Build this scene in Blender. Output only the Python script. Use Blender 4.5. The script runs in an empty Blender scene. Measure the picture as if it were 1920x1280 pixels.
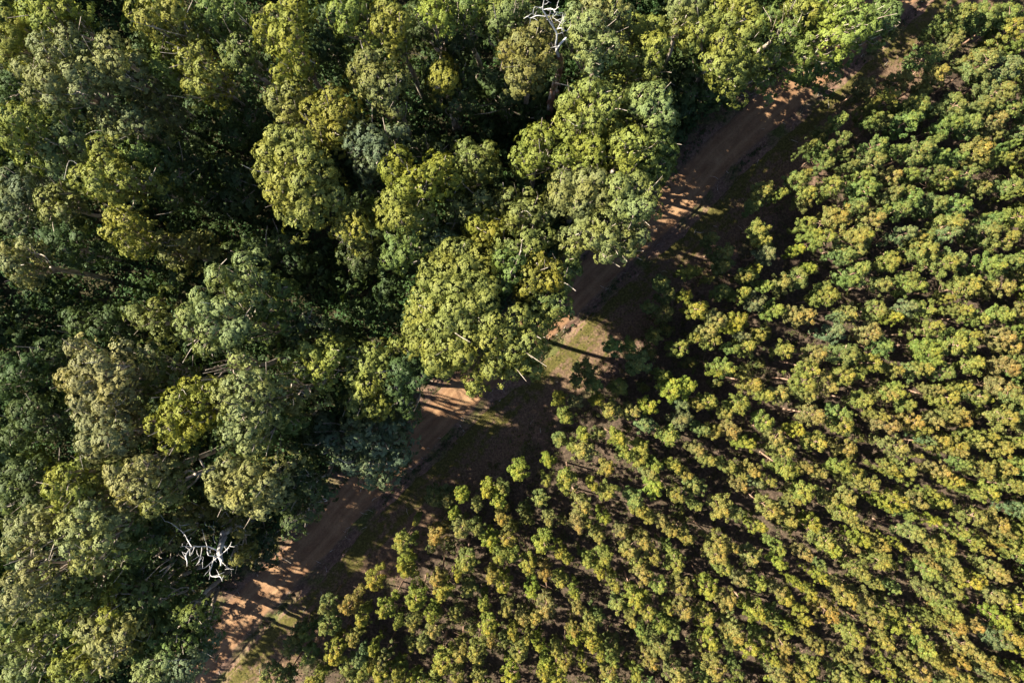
import bpy, math, random
import numpy as np
from mathutils import Vector
R = math.radians
scene = bpy.context.scene
COL = scene.collection

# ------------------------------------------------------------------ camera, sky, sun, exposure
CAM_H = 100.0
cam_d = bpy.data.cameras.new("camera")
cam_d.lens = 28.0
cam_d.sensor_width = 36.0
cam_d.clip_start = 0.5
cam_d.clip_end = 3000.0
cam = bpy.data.objects.new("camera", cam_d)
cam.location = (0, 0, CAM_H)
cam.rotation_euler = (0, 0, 0)
COL.objects.link(cam)
scene.camera = cam

SUN_EL, SUN_AZ = 41.0, -75.0            # degrees; azimuth clockwise from +Y
world = bpy.data.worlds.new("World")
scene.world = world
world.use_nodes = True
wn = world.node_tree.nodes
sky = wn.new("ShaderNodeTexSky")
sky.sky_type = 'NISHITA'
sky.sun_disc = False
sky.sun_elevation = R(SUN_EL)
sky.sun_rotation = R(SUN_AZ % 360)
wn["Background"].inputs["Strength"].default_value = 0.055
world.node_tree.links.new(sky.outputs[0], wn["Background"].inputs["Color"])

sun_d = bpy.data.lights.new("sun", 'SUN')
sun_d.energy = 5.0
sun_d.angle = R(0.55)
sun_d.color = (1.0, 0.90, 0.68)
sun = bpy.data.objects.new("sun", sun_d)
sv = Vector((math.sin(R(SUN_AZ)) * math.cos(R(SUN_EL)), math.cos(R(SUN_AZ)) * math.cos(R(SUN_EL)), math.sin(R(SUN_EL))))
sun.rotation_euler = sv.to_track_quat('Z', 'Y').to_euler()
sun.location = sv * 150
COL.objects.link(sun)

scene.view_settings.view_transform = 'Standard'
scene.view_settings.look = 'None'
scene.view_settings.gamma = 1.0
scene.view_settings.use_curve_mapping = False
scene.view_settings.exposure = 2.38
scene.cycles.use_denoising = True
scene.cycles.max_bounces = 6
scene.cycles.diffuse_bounces = 3
scene.cycles.transparent_max_bounces = 4
scene.cycles.sample_clamp_indirect = 4.0

PPM = 1920.0 / (CAM_H * 36.0 / 28.0)     # pixels of the photograph per metre on the ground


def at(px, py, h=0.0):
    """The point at height h that the photograph shows at pixel (px, py)."""
    k = (CAM_H - h) / CAM_H / PPM
    return np.array([(px - 960.0) * k, (640.0 - py) * k, h])


# ------------------------------------------------------------------ mesh helpers
def norm(a):
    return a / np.maximum(np.linalg.norm(a, axis=-1, keepdims=True), 1e-9)


def mesh_from(name, V, F, mat, smooth=False, tint=None, uv=None, mats=None, fmat=None):
    """V (n,3); F (m,k) faces all with k corners."""
    V = np.asarray(V, np.float32)
    F = np.asarray(F, np.int32)
    me = bpy.data.meshes.new(name)
    k = F.shape[1]
    me.vertices.add(len(V))
    me.vertices.foreach_set("co", V.ravel())
    me.loops.add(F.size)
    me.loops.foreach_set("vertex_index", F.ravel())
    me.polygons.add(len(F))
    me.polygons.foreach_set("loop_start", np.arange(0, F.size, k, dtype=np.int32))
    if smooth:
        me.polygons.foreach_set("use_smooth", np.ones(len(F), bool))
    if tint is not None:
        at_ = me.color_attributes.new("tint", 'FLOAT_COLOR', 'POINT')
        at_.data.foreach_set("color", np.asarray(tint, np.float32).ravel())
    if uv is not None:
        ul = me.uv_layers.new(name="strip")
        ul.data.foreach_set("uv", np.asarray(uv, np.float32)[F.ravel()].ravel())
    for m in (mats or [mat]):
        me.materials.append(m)
    if fmat is not None:
        me.polygons.foreach_set("material_index", np.asarray(fmat, np.int32))
    me.update(calc_edges=True)
    me.validate()
    return me


def link(name, me, parent=None, loc=None):
    o = bpy.data.objects.new(name, me)
    COL.objects.link(o)
    if parent is not None:
        o.parent = parent
    if loc is not None:
        o.location = loc
    return o


def empty(name, loc, label, cat, group=None):
    o = bpy.data.objects.new(name, None)
    o.empty_display_size = 0.5
    o.location = loc
    o["label"] = label
    o["category"] = cat
    if group:
        o["group"] = group
    COL.objects.link(o)
    return o


def leaves(rng, C, N, L, W, fold=0.25):
    """Rhombic leaf sprays centred at C, facing N. Returns V, F."""
    n = len(C)
    t = norm(np.cross(N, rng.normal(size=(n, 3))))
    b = np.cross(N, t)
    L = (L * rng.uniform(0.7, 1.3, n))[:, None] * 0.5
    W = (W * rng.uniform(0.7, 1.3, n))[:, None] * 0.5
    V = np.empty((n, 4, 3))
    V[:, 0] = C - t * L
    V[:, 1] = C + b * W + N * W * fold
    V[:, 2] = C + t * L
    V[:, 3] = C - b * W + N * W * fold
    return V.reshape(-1, 3), np.arange(n * 4).reshape(n, 4)


def tube(pts, rad, sides=7, rng=None, wob=0.0):
    """A tapering tube through pts with radius rad at each. Returns V, F (quads)."""
    P = np.asarray(pts, float)
    r = np.asarray(rad, float)
    T = norm(np.gradient(P, axis=0))
    ref = np.array([0.31, 0.87, 0.17])
    A = norm(np.cross(T, ref))
    B = np.cross(T, A)
    a = np.linspace(0, 2 * np.pi, sides, endpoint=False)
    rr = r[:, None] * np.ones(sides)
    if rng is not None and wob:
        rr = rr * (1 + rng.uniform(-wob, wob, rr.shape))
    V = P[:, None, :] + rr[..., None] * (np.cos(a)[None, :, None] * A[:, None, :] + np.sin(a)[None, :, None] * B[:, None, :])
    n = len(P)
    F = []
    for i in range(n - 1):
        for j in range(sides):
            k = (j + 1) % sides
            F.append((i * sides + j, i * sides + k, (i + 1) * sides + k, (i + 1) * sides + j))
    V = V.reshape(-1, 3)
    V = np.vstack([V, P[-1:] + T[-1:] * r[-1]])          # closed tip
    tip = len(V) - 1
    for j in range(0, sides):
        k = (j + 1) % sides
        F.append(((n - 1) * sides + j, (n - 1) * sides + k, tip, tip))
    return V, F


def fix_tris(F):
    return [tuple(dict.fromkeys(f)) for f in F]


def mesh_poly(name, V, F, mat, smooth=True):
    me = bpy.data.meshes.new(name)
    me.from_pydata([tuple(v) for v in V], [], fix_tris(F))
    if smooth:
        me.polygons.foreach_set("use_smooth", np.ones(len(me.polygons), bool))
    me.materials.append(mat)
    me.update()
    return me


class Acc:
    def __init__(s):
        s.V, s.F, s.n = [], [], 0

    def add(s, V, F):
        s.V.append(np.asarray(V, float))
        s.F.extend([tuple(i + s.n for i in f) for f in F])
        s.n += len(V)

    def mesh(s, name, mat, smooth=True):
        return mesh_poly(name, np.vstack(s.V), s.F, mat, smooth)


def smooth_path(pts, n=8):
    """Catmull-Rom through rows of pts (any columns)."""
    P = np.asarray(pts, float)
    P = np.vstack([2 * P[0] - P[1], P, 2 * P[-1] - P[-2]])
    out = []
    for i in range(1, len(P) - 2):
        t = np.linspace(0, 1, n, endpoint=False)[:, None]
        p0, p1, p2, p3 = P[i - 1], P[i], P[i + 1], P[i + 2]
        out.append(0.5 * (2 * p1 + (p2 - p0) * t + (2 * p0 - 5 * p1 + 4 * p2 - p3) * t ** 2 + (3 * p1 - p0 - 3 * p2 + p3) * t ** 3))
    out.append(P[-2:-1])
    return np.vstack(out)


# ------------------------------------------------------------------ materials
def new_mat(name):
    m = bpy.data.materials.new(name)
    m.use_nodes = True
    nt = m.node_tree
    nt.nodes.clear()
    out = nt.nodes.new("ShaderNodeOutputMaterial")
    return m, nt, out


def N(nt, kind, **kw):
    n = nt.nodes.new(kind)
    for k, v in kw.items():
        setattr(n, k, v)
    return n


def ramp(nt, src, stops, interp='LINEAR'):
    r = nt.nodes.new("ShaderNodeValToRGB")
    r.color_ramp.interpolation = interp
    e = r.color_ramp.elements
    while len(e) < len(stops):
        e.new(0.5)
    for el, (p, c) in zip(e, stops):
        el.position = p
        el.color = (*c, 1) if len(c) == 3 else c
    nt.links.new(src, r.inputs[0])
    return r.outputs[0]


def noise(nt, vec, scale, detail=4, rough=0.55, dist=0.0):
    n = N(nt, "ShaderNodeTexNoise")
    n.inputs["Scale"].default_value = scale
    n.inputs["Detail"].default_value = detail
    n.inputs["Roughness"].default_value = rough
    n.inputs["Distortion"].default_value = dist
    if vec is not None:
        nt.links.new(vec, n.inputs["Vector"])
    return n.outputs["Fac"]


def mix(nt, fac, a, b, mode='MIX'):
    m = N(nt, "ShaderNodeMix", data_type='RGBA', blend_type=mode)
    for sock, v in ((m.inputs[0], fac), (m.inputs[6], a), (m.inputs[7], b)):
        if hasattr(v, "is_output"):
            nt.links.new(v, sock)
        elif isinstance(v, (int, float)):
            sock.default_value = v
        else:
            sock.default_value = (*v, 1)
    return m.outputs[2]


def math_(nt, op, a, b=None, clamp=False):
    m = N(nt, "ShaderNodeMath", operation=op, use_clamp=clamp)
    for i, v in enumerate((a, b)):
        if v is None:
            continue
        if hasattr(v, "is_output"):
            nt.links.new(v, m.inputs[i])
        else:
            m.inputs[i].default_value = v
    return m.outputs[0]


def maprange(nt, v, a, b, c, d):
    m = N(nt, "ShaderNodeMapRange")
    nt.links.new(v, m.inputs[0])
    for i, x in enumerate((a, b, c, d)):
        m.inputs[i + 1].default_value = x
    return m.outputs[0]


def leaf_shader(nt, out, color, trans=0.28, rough=0.65):
    p = N(nt, "ShaderNodeBsdfPrincipled")
    p.inputs["Roughness"].default_value = rough
    p.inputs["Specular IOR Level"].default_value = 0.2
    t = N(nt, "ShaderNodeBsdfTranslucent")
    nt.links.new(color, p.inputs["Base Color"])
    tc = mix(nt, 1.0, color, (1.0, 1.05, 0.45), 'MULTIPLY')
    nt.links.new(tc, t.inputs["Color"])
    ms = N(nt, "ShaderNodeMixShader")
    ms.inputs[0].default_value = trans
    nt.links.new(p.outputs[0], ms.inputs[1])
    nt.links.new(t.outputs[0], ms.inputs[2])
    nt.links.new(ms.outputs[0], out.inputs[0])


def mul_val(nt, col, val):
    c = N(nt, "ShaderNodeCombineColor")
    for i in range(3):
        nt.links.new(val, c.inputs[i])
    return mix(nt, 1.0, col, c.outputs[0], 'MULTIPLY')


def make_native_leaf():
    m, nt, out = new_mat("native_leaf")
    oi = N(nt, "ShaderNodeObjectInfo")
    geo = N(nt, "ShaderNodeNewGeometry")
    nz = noise(nt, geo.outputs["Position"], 0.30, 3)
    nz2 = noise(nt, geo.outputs["Position"], 1.1, 3)
    gold = mix(nt, 1.0, oi.outputs["Color"], (1.12, 1.03, 0.70), 'MULTIPLY')
    green = mix(nt, 1.0, oi.outputs["Color"], (0.92, 0.98, 1.0), 'MULTIPLY')
    c = mix(nt, maprange(nt, nz, 0.40, 0.66, 0.0, 1.0), green, gold)
    v = maprange(nt, geo.outputs["Random Per Island"], 0.0, 1.0, 0.78, 1.22)
    v2 = maprange(nt, nz2, 0.3, 0.7, 0.90, 1.10)
    c = mul_val(nt, c, math_(nt, 'MULTIPLY', v, v2))
    leaf_shader(nt, out, c, 0.17, 0.65)
    return m


def make_plantation_leaf():
    m, nt, out = new_mat("plantation_leaf")
    oi = N(nt, "ShaderNodeObjectInfo")
    geo = N(nt, "ShaderNodeNewGeometry")
    ta = N(nt, "ShaderNodeAttribute", attribute_name="tint")
    base = mix(nt, 1.0, oi.outputs["Color"], ta.outputs["Color"], 'MULTIPLY')
    v = maprange(nt, geo.outputs["Random Per Island"], 0.0, 1.0, 0.70, 1.30)
    c = mul_val(nt, base, v)
    leaf_shader(nt, out, c, 0.28, 0.65)
    return m


def make_bark(name, c0, c1, c2, scale=2.5):
    m, nt, out = new_mat(name)
    tc = N(nt, "ShaderNodeTexCoord")
    mp = N(nt, "ShaderNodeMapping")
    mp.inputs["Scale"].default_value = (1, 1, 0.25)
    nt.links.new(tc.outputs["Object"], mp.inputs[0])
    f = noise(nt, mp.outputs[0], scale, 5, 0.65)
    c = ramp(nt, f, [(0.36, c0), (0.5, c1), (0.66, c2)])
    p = N(nt, "ShaderNodeBsdfPrincipled")
    p.inputs["Roughness"].default_value = 0.8
    nt.links.new(c, p.inputs["Base Color"])
    b = N(nt, "ShaderNodeBump")
    b.inputs["Strength"].default_value = 0.5
    b.inputs["Distance"].default_value = 0.05
    nt.links.new(f, b.inputs["Height"])
    nt.links.new(b.outputs[0], p.inputs["Normal"])
    nt.links.new(p.outputs[0], out.inputs[0])
    return m


M_NATIVE = make_native_leaf()
M_PLANT = make_plantation_leaf()
M_BARK = make_bark("gum_bark", (0.10, 0.075, 0.055), (0.22, 0.18, 0.15), (0.36, 0.32, 0.28))
M_PBARK = make_bark("plantation_bark", (0.12, 0.07, 0.05), (0.24, 0.15, 0.11), (0.36, 0.27, 0.21), 3.5)
M_DEAD = make_bark("dead_wood", (0.17, 0.165, 0.175), (0.33, 0.32, 0.33), (0.50, 0.48, 0.48), 1.6)
M_SHAG = make_bark("shaggy_bark", (0.05, 0.022, 0.014), (0.17, 0.075, 0.045), (0.48, 0.45, 0.44), 1.3)
M_TWIG = make_bark("bare_twig", (0.16, 0.14, 0.12), (0.30, 0.27, 0.24), (0.48, 0.45, 0.42), 2.0)

# ------------------------------------------------------------------ ground, track, verge
TRACK_PX = [(1900, -190), (1740, -60), (1640, 30), (1517, 143), (1377, 263), (1310, 333), (1245, 398), (1165, 465), (1090, 537), (1040, 585),
            (950, 665), (870, 734), (800, 807), (730, 868), (660, 937), (587, 1021), (520, 1085), (457, 1147), (400, 1215),
            (350, 1285), (310, 1350), (150, 1560)]
_tp = np.array([at(x, y)[:2] for x, y in TRACK_PX])
_d0, _d1 = norm(_tp[0] - _tp[1]), norm(_tp[-1] - _tp[-2])
CL = smooth_path(np.vstack([_tp[0] + _d0 * 500, _tp[0] + _d0 * 60, _tp, _tp[-1] + _d1 * 60, _tp[-1] + _d1 * 500]), 14)
CLT = norm(np.gradient(CL, axis=0))
CLN = np.stack([-CLT[:, 1], CLT[:, 0]], 1)          # unit normal; sign fixed below so that + is the plantation side
if (CLN[len(CL) // 2] @ np.array([1, -1])) < 0:
    CLN = -CLN
CLS = np.concatenate([[0], np.cumsum(np.linalg.norm(np.diff(CL, axis=0), axis=1))])


def strip_coords(XY):
    """Signed distance from the track's centre line (plantation side positive) and length along it."""
    XY = np.asarray(XY, float)
    s = np.empty(len(XY))
    u = np.empty(len(XY))
    for i in range(0, len(XY), 20000):
        q = XY[i:i + 20000]
        d2 = ((q[:, None, :] - CL[None]) ** 2).sum(-1)
        k = d2.argmin(1)
        s[i:i + 20000] = ((q - CL[k]) * CLN[k]).sum(1)
        u[i:i + 20000] = CLS[k] + ((q - CL[k]) * CLT[k]).sum(1)
    return s, u


_rs = np.random.default_rng(5)
_waves = [(_rs.normal(size=2) * f, _rs.uniform(0, 6.28), a) for f, a in ((0.05, .35), (0.09, .25), (0.17, .14), (0.33, .07), (0.6, .05), (1.3, .035), (2.1, .025))]


def wavy(XY):
    return sum(a * np.sin(XY @ w + p) for w, p, a in _waves)


def ground_z(XY):
    XY = np.asarray(XY, float)
    s, u = strip_coords(XY)
    z = wavy(XY)
    flat = np.clip((np.abs(s - 2.5) - 5.0) / 4.0, 0, 1)
    z = z * (0.25 + 0.75 * flat)
    wob = 0.25 * np.sin(u * 0.21) + 0.18 * np.sin(u * 0.57 + 1)
    depth = 0.55 + 0.25 * np.sin(u * 0.11 + 2.0)
    z = z - depth * np.exp(-((s - 2.95 - wob * 0.6) / 0.42) ** 2)
    z = z + 0.16 * np.exp(-((s - 2.25 - wob * 0.6) / 0.30) ** 2)
    z = z + 0.22 * np.exp(-((s + 3.2 - wob) / 0.55) ** 2)
    z = z - 0.05 * (np.exp(-((s - 0.85) / 0.28) ** 2) + np.exp(-((s + 0.85) / 0.28) ** 2))      # wheel ruts
    z = z - 0.07 * (np.exp(-((s - 5.0) / 0.30) ** 2) + np.exp(-((s - 6.7) / 0.30) ** 2))
    return z


def dirt_mat(name):
    m, nt, out = new_mat(name)
    uv = N(nt, "ShaderNodeUVMap", uv_map="strip")
    sep = N(nt, "ShaderNodeSeparateXYZ")
    nt.links.new(uv.outputs[0], sep.inputs[0])
    mp = N(nt, "ShaderNodeMapping")
    mp.inputs["Scale"].default_value = (0.22, 1.6, 1)
    nt.links.new(uv.outputs[0], mp.inputs[0])
    streak = noise(nt, mp.outputs[0], 1.0, 5, 0.6)
    geo = N(nt, "ShaderNodeNewGeometry")
    patch = noise(nt, geo.outputs["Position"], 0.45, 5, 0.6)
    fine = noise(nt, geo.outputs["Position"], 5.0, 4, 0.7)
    c = ramp(nt, streak, [(0.28, (0.086, 0.045, 0.027)), (0.47, (0.143, 0.082, 0.048)), (0.68, (0.213, 0.135, 0.080))])
    c2 = ramp(nt, patch, [(0.3, (0.075, 0.040, 0.025)), (0.5, (0.135, 0.077, 0.046)), (0.72, (0.230, 0.152, 0.093))])
    c = mix(nt, 0.5, c, c2)
    av = math_(nt, 'ABSOLUTE', sep.outputs[1])
    rut = math_(nt, 'ABSOLUTE', math_(nt, 'SUBTRACT', av, 0.85))
    rutf = math_(nt, 'MULTIPLY', maprange(nt, rut, 0.05, 0.42, 1.0, 0.0), 0.55)
    c = mix(nt, rutf, c, (0.197, 0.124, 0.074))
    # leaf litter creeping in from both sides
    edge = math_(nt, 'ADD', maprange(nt, av, 1.35, 2.6, 0.0, 1.0), math_(nt, 'MULTIPLY', math_(nt, 'SUBTRACT', fine, 0.5), 1.3), True)
    litter = ramp(nt, noise(nt, geo.outputs["Position"], 2.6, 5, 0.75), [(0.35, (0.05, 0.030, 0.024)), (0.55, (0.11, 0.07, 0.05)), (0.72, (0.20, 0.14, 0.10))])
    ef = math_(nt, 'MULTIPLY', maprange(nt, edge, 0.35, 0.75, 0.0, 1.0), 0.85)
    c = mix(nt, ef, c, litter)
    speck = ramp(nt, noise(nt, geo.outputs["Position"], 3.4, 3, 0.8), [(0.66, (0, 0, 0)), (0.74, (1, 1, 1))])
    c = mix(nt, math_(nt, 'MULTIPLY', speck, 0.5), c, (0.05, 0.03, 0.02))
    c = mul_val(nt, c, maprange(nt, fine, 0.3, 0.7, 0.80, 1.2))
    p = N(nt, "ShaderNodeBsdfPrincipled")
    p.inputs["Roughness"].default_value = 0.95
    p.inputs["Specular IOR Level"].default_value = 0.1
    nt.links.new(c, p.inputs["Base Color"])
    b = N(nt, "ShaderNodeBump")
    b.inputs["Strength"].default_value = 0.7
    b.inputs["Distance"].default_value = 0.06
    nt.links.new(math_(nt, 'ADD', fine, streak), b.inputs["Height"])
    nt.links.new(b.outputs[0], p.inputs["Normal"])
    nt.links.new(p.outputs[0], out.inputs[0])
    return m


def verge_mat(name):
    m, nt, out = new_mat(name)
    uv = N(nt, "ShaderNodeUVMap", uv_map="strip")
    sep = N(nt, "ShaderNodeSeparateXYZ")
    nt.links.new(uv.outputs[0], sep.inputs[0])
    mp = N(nt, "ShaderNodeMapping")
    mp.inputs["Scale"].default_value = (0.13, 0.9, 1)
    nt.links.new(uv.outputs[0], mp.inputs[0])
    streak = noise(nt, mp.outputs[0], 1.0, 5, 0.6)
    geo = N(nt, "ShaderNodeNewGeometry")
    fine = noise(nt, geo.outputs["Position"], 4.0, 5, 0.72)
    patch = noise(nt, geo.outputs["Position"], 0.35, 4, 0.6)
    grass = ramp(nt, fine, [(0.3, (0.022, 0.023, 0.007)), (0.5, (0.050, 0.048, 0.012)), (0.7, (0.095, 0.084, 0.024))])
    litter = ramp(nt, fine, [(0.3, (0.040, 0.026, 0.020)), (0.5, (0.082, 0.054, 0.038)), (0.72, (0.165, 0.110, 0.074))])
    # grass grows thickest in two bands, bare along the wheel marks and towards the trees
    v = sep.outputs[1]
    band = math_(nt, 'ADD', maprange(nt, math_(nt, 'ABSOLUTE', math_(nt, 'SUBTRACT', v, 4.3)), 0.4, 1.5, 0.75, 0.0),
                 maprange(nt, math_(nt, 'ABSOLUTE', math_(nt, 'SUBTRACT', v, 6.1)), 0.1, 1.2, 0.55, 0.0))
    g = math_(nt, 'ADD', band, math_(nt, 'MULTIPLY', math_(nt, 'SUBTRACT', streak, 0.5), 2.2))
    g = math_(nt, 'ADD', g, math_(nt, 'MULTIPLY', math_(nt, 'SUBTRACT', patch, 0.5), 1.8))
    mott = noise(nt, geo.outputs["Position"], 1.5, 5, 0.7)
    g = math_(nt, 'ADD', g, math_(nt, 'MULTIPLY', math_(nt, 'SUBTRACT', mott, 0.55), 2.6))
    gf = maprange(nt, g, 0.10, 0.60, 0.0, 0.9)
    c = mix(nt, gf, litter, grass)
    p = N(nt, "ShaderNodeBsdfPrincipled")
    p.inputs["Roughness"].default_value = 0.95
    p.inputs["Specular IOR Level"].default_value = 0.1
    nt.links.new(c, p.inputs["Base Color"])
    b = N(nt, "ShaderNodeBump")
    b.inputs["Strength"].default_value = 0.8
    b.inputs["Distance"].default_value = 0.08
    nt.links.new(fine, b.inputs["Height"])
    nt.links.new(b.outputs[0], p.inputs["Normal"])
    nt.links.new(p.outputs[0], out.inputs[0])
    return m


def floor_mat(name):
    m, nt, out = new_mat(name)
    geo = N(nt, "ShaderNodeNewGeometry")
    fine = noise(nt, geo.outputs["Position"], 3.2, 6, 0.75)
    patch = noise(nt, geo.outputs["Position"], 0.28, 5, 0.6)
    litter = ramp(nt, fine, [(0.3, (0.045, 0.027, 0.022)), (0.5, (0.105, 0.066, 0.052)), (0.72, (0.22, 0.145, 0.110))])
    green = ramp(nt, fine, [(0.3, (0.018, 0.026, 0.008)), (0.5, (0.045, 0.056, 0.014)), (0.7, (0.09, 0.10, 0.026))])
    c = mix(nt, maprange(nt, patch, 0.46, 0.62, 0.0, 0.85), litter, green)
    uv = N(nt, "ShaderNodeUVMap", uv_map="strip")
    sep = N(nt, "ShaderNodeSeparateXYZ")
    nt.links.new(uv.outputs[0], sep.inputs[0])
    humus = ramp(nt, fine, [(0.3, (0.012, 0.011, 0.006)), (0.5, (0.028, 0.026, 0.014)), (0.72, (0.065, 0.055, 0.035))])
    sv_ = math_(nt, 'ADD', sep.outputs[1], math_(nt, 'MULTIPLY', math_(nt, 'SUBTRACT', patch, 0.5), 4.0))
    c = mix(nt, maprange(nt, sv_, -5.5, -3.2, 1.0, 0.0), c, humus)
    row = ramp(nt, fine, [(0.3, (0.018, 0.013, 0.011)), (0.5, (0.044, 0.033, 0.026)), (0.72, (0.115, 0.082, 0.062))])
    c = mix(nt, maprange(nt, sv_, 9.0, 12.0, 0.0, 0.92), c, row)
    p = N(nt, "ShaderNodeBsdfPrincipled")
    p.inputs["Roughness"].default_value = 0.95
    p.inputs["Specular IOR Level"].default_value = 0.1
    nt.links.new(c, p.inputs["Base Color"])
    b = N(nt, "ShaderNodeBump")
    b.inputs["Strength"].default_value = 0.8
    b.inputs["Distance"].default_value = 0.1
    nt.links.new(fine, b.inputs["Height"])
    nt.links.new(b.outputs[0], p.inputs["Normal"])
    nt.links.new(p.outputs[0], out.inputs[0])
    return m


def structure(name, me, label):
    o = link(name, me)
    o["kind"] = "structure"
    o["label"] = label
    o["category"] = name.replace("_", " ")
    return o


# ground: one sheet, fine near the track and in the picture, coarse out to the horizon
gx = np.concatenate([np.linspace(-1500, -110, 16)[:-1], np.arange(-110, 110.01, 0.5), np.linspace(110, 1500, 16)[1:]])
gy = np.concatenate([np.linspace(-1500, -80, 16)[:-1], np.arange(-80, 80.01, 0.5), np.linspace(80, 1500, 16)[1:]])
GX, GY = np.meshgrid(gx, gy)
XY = np.stack([GX.ravel(), GY.ravel()], 1)
GZ = ground_z(XY)
_s, _u = strip_coords(XY)
GZ = GZ - 0.12 * ((_s > -2.5) & (_s < 2.0)) - 0.12 * ((_s > 4.0) & (_s < 8.0))
nx, ny = len(gx), len(gy)
idx = np.arange(nx * ny).reshape(ny, nx)
GF = np.stack([idx[:-1, :-1], idx[:-1, 1:], idx[1:, 1:], idx[1:, :-1]], -1).reshape(-1, 4)
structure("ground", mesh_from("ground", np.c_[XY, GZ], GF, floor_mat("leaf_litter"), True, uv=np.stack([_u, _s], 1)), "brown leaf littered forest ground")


def ribbon(name, s0, s1, ns, mat, label, lift, jitter):
    sel = np.arange(0, len(CL))
    P, U = CL[sel], CLS[sel]
    fine_u = np.arange(U[0] + 380, U[-1] - 380, 0.4)
    px_ = np.interp(fine_u, U, P[:, 0])
    py_ = np.interp(fine_u, U, P[:, 1])
    nxn = np.interp(fine_u, U, CLN[:, 0])
    nyn = np.interp(fine_u, U, CLN[:, 1])
    ss = np.linspace(0, 1, ns)
    e0 = s0 + jitter * (np.sin(fine_u * 0.9) * .5 + np.sin(fine_u * 2.3 + 1) * .3 + np.sin(fine_u * 0.31 + 2) * .6)
    e1 = s1 + jitter * (np.sin(fine_u * 0.8 + 3) * .5 + np.sin(fine_u * 2.1) * .3 + np.sin(fine_u * 0.27) * .6)
    S = e0[:, None] + (e1 - e0)[:, None] * ss[None]
    X = px_[:, None] + nxn[:, None] * S
    Y = py_[:, None] + nyn[:, None] * S
    xy = np.stack([X.ravel(), Y.ravel()], 1)
    z = ground_z(xy) + lift
    z = z.reshape(S.shape)
    z[:, 0] -= 0.18
    z[:, -1] -= 0.18
    uv = np.stack([np.repeat(fine_u, ns), S.ravel()], 1)
    ii = np.arange(S.size).reshape(S.shape)
    F = np.stack([ii[:-1, :-1], ii[1:, :-1], ii[1:, 1:], ii[:-1, 1:]], -1).reshape(-1, 4)
    structure(name, mesh_from(name, np.c_[xy, z.ravel()], F, mat, True, uv=uv), label)


ribbon("dirt_road", -2.45, 2.40, 18, dirt_mat("red_dirt"), "reddish brown dirt track running diagonally beside the forest", 0.02, 0.22)
ribbon("grass_verge", 3.35, 10.2, 16, verge_mat("mossy_verge"), "mossy green grass verge with wheel marks beside the dirt track", 0.02, 0.35)

# ------------------------------------------------------------------ native forest: crowns traced lobe by lobe from what stands where
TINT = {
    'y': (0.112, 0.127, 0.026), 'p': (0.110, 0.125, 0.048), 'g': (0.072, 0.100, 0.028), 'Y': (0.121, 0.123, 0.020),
    'c': (0.130, 0.131, 0.056), 'k': (0.038, 0.058, 0.021), 'u': (0.074, 0.092, 0.054), 'o': (0.098, 0.107, 0.034), 'b': (0.119, 0.135, 0.033)}  # k: leaf colour darkened to carry the shade of the hollows
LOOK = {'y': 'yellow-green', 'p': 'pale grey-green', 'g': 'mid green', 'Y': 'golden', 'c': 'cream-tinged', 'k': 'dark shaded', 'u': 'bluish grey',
        'o': 'olive', 'b': 'bright lime green'}


def crown_lobe(rng, c, r, density, out, L=0.175, W=0.115, lower=-0.3):
    """Cauliflower lobe: florets over a dome, each a tuft of leaf sprays."""
    fine = L < 0.2
    nf = max(8, int((8.5 if fine else 4.2) * (r / 0.36) ** 2 * density))
    d = norm(rng.normal(size=(int(nf * 1.7), 3)))
    d = d[d[:, 2] > lower][:nf]
    p = c + d * r * rng.uniform(0.86, 1.06, (len(d), 1))
    rf = rng.uniform(0.19, 0.32, len(d)) if fine else rng.uniform(0.28, 0.47, len(d))
    nl = 22 if fine else 16
    u = norm(d[:, None, :] * 1.0 + rng.normal(size=(len(d), nl, 3)) * 0.6)
    q = p[:, None, :] + u * rf[:, None, None] * rng.uniform(0.6, 1.05, (len(d), nl, 1))
    nn = norm(u * 0.6 + d[:, None, :] * 1.2 + rng.normal(size=u.shape) * 0.17)
    V, F = leaves(rng, q.reshape(-1, 3), nn.reshape(-1, 3), L, W)
    out.append(V)


SV3 = np.array(sv)
# foliage cut away towards the sun to light these ground spots, with widths
SUN_SHAFTS = [(*at(x, y), r) for x, y, r in ((850, 735, 1.9), (815, 760, 1.3), (870, 760, 1.2), (905, 780, 1.2), (940, 795, 1.1), (1095, 615, 1.6), (1065, 645, 1.3),
          (1105, 670, 1.3), (1030, 680, .8), (540, 1062, .7), (562, 1078, .6), (515, 1140, .8), (545, 1152, .8), (690, 905, .6), (748, 922, .6),
          (660, 1052, 1.2), (1500, 152, .9), (1290, 390, .6), (440, 1182, .5), (1190, 650, 1.0), (455, 1215, .5))]


def in_sun_shaft(q, r, f=.75):
    for x, y, z, w in SUN_SHAFTS:
        d = np.asarray(q) - [x, y, z]
        t = d @ SV3
        if t > 0 and np.linalg.norm(d - t * SV3) < r * f + w:
            return True
    return False


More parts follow.
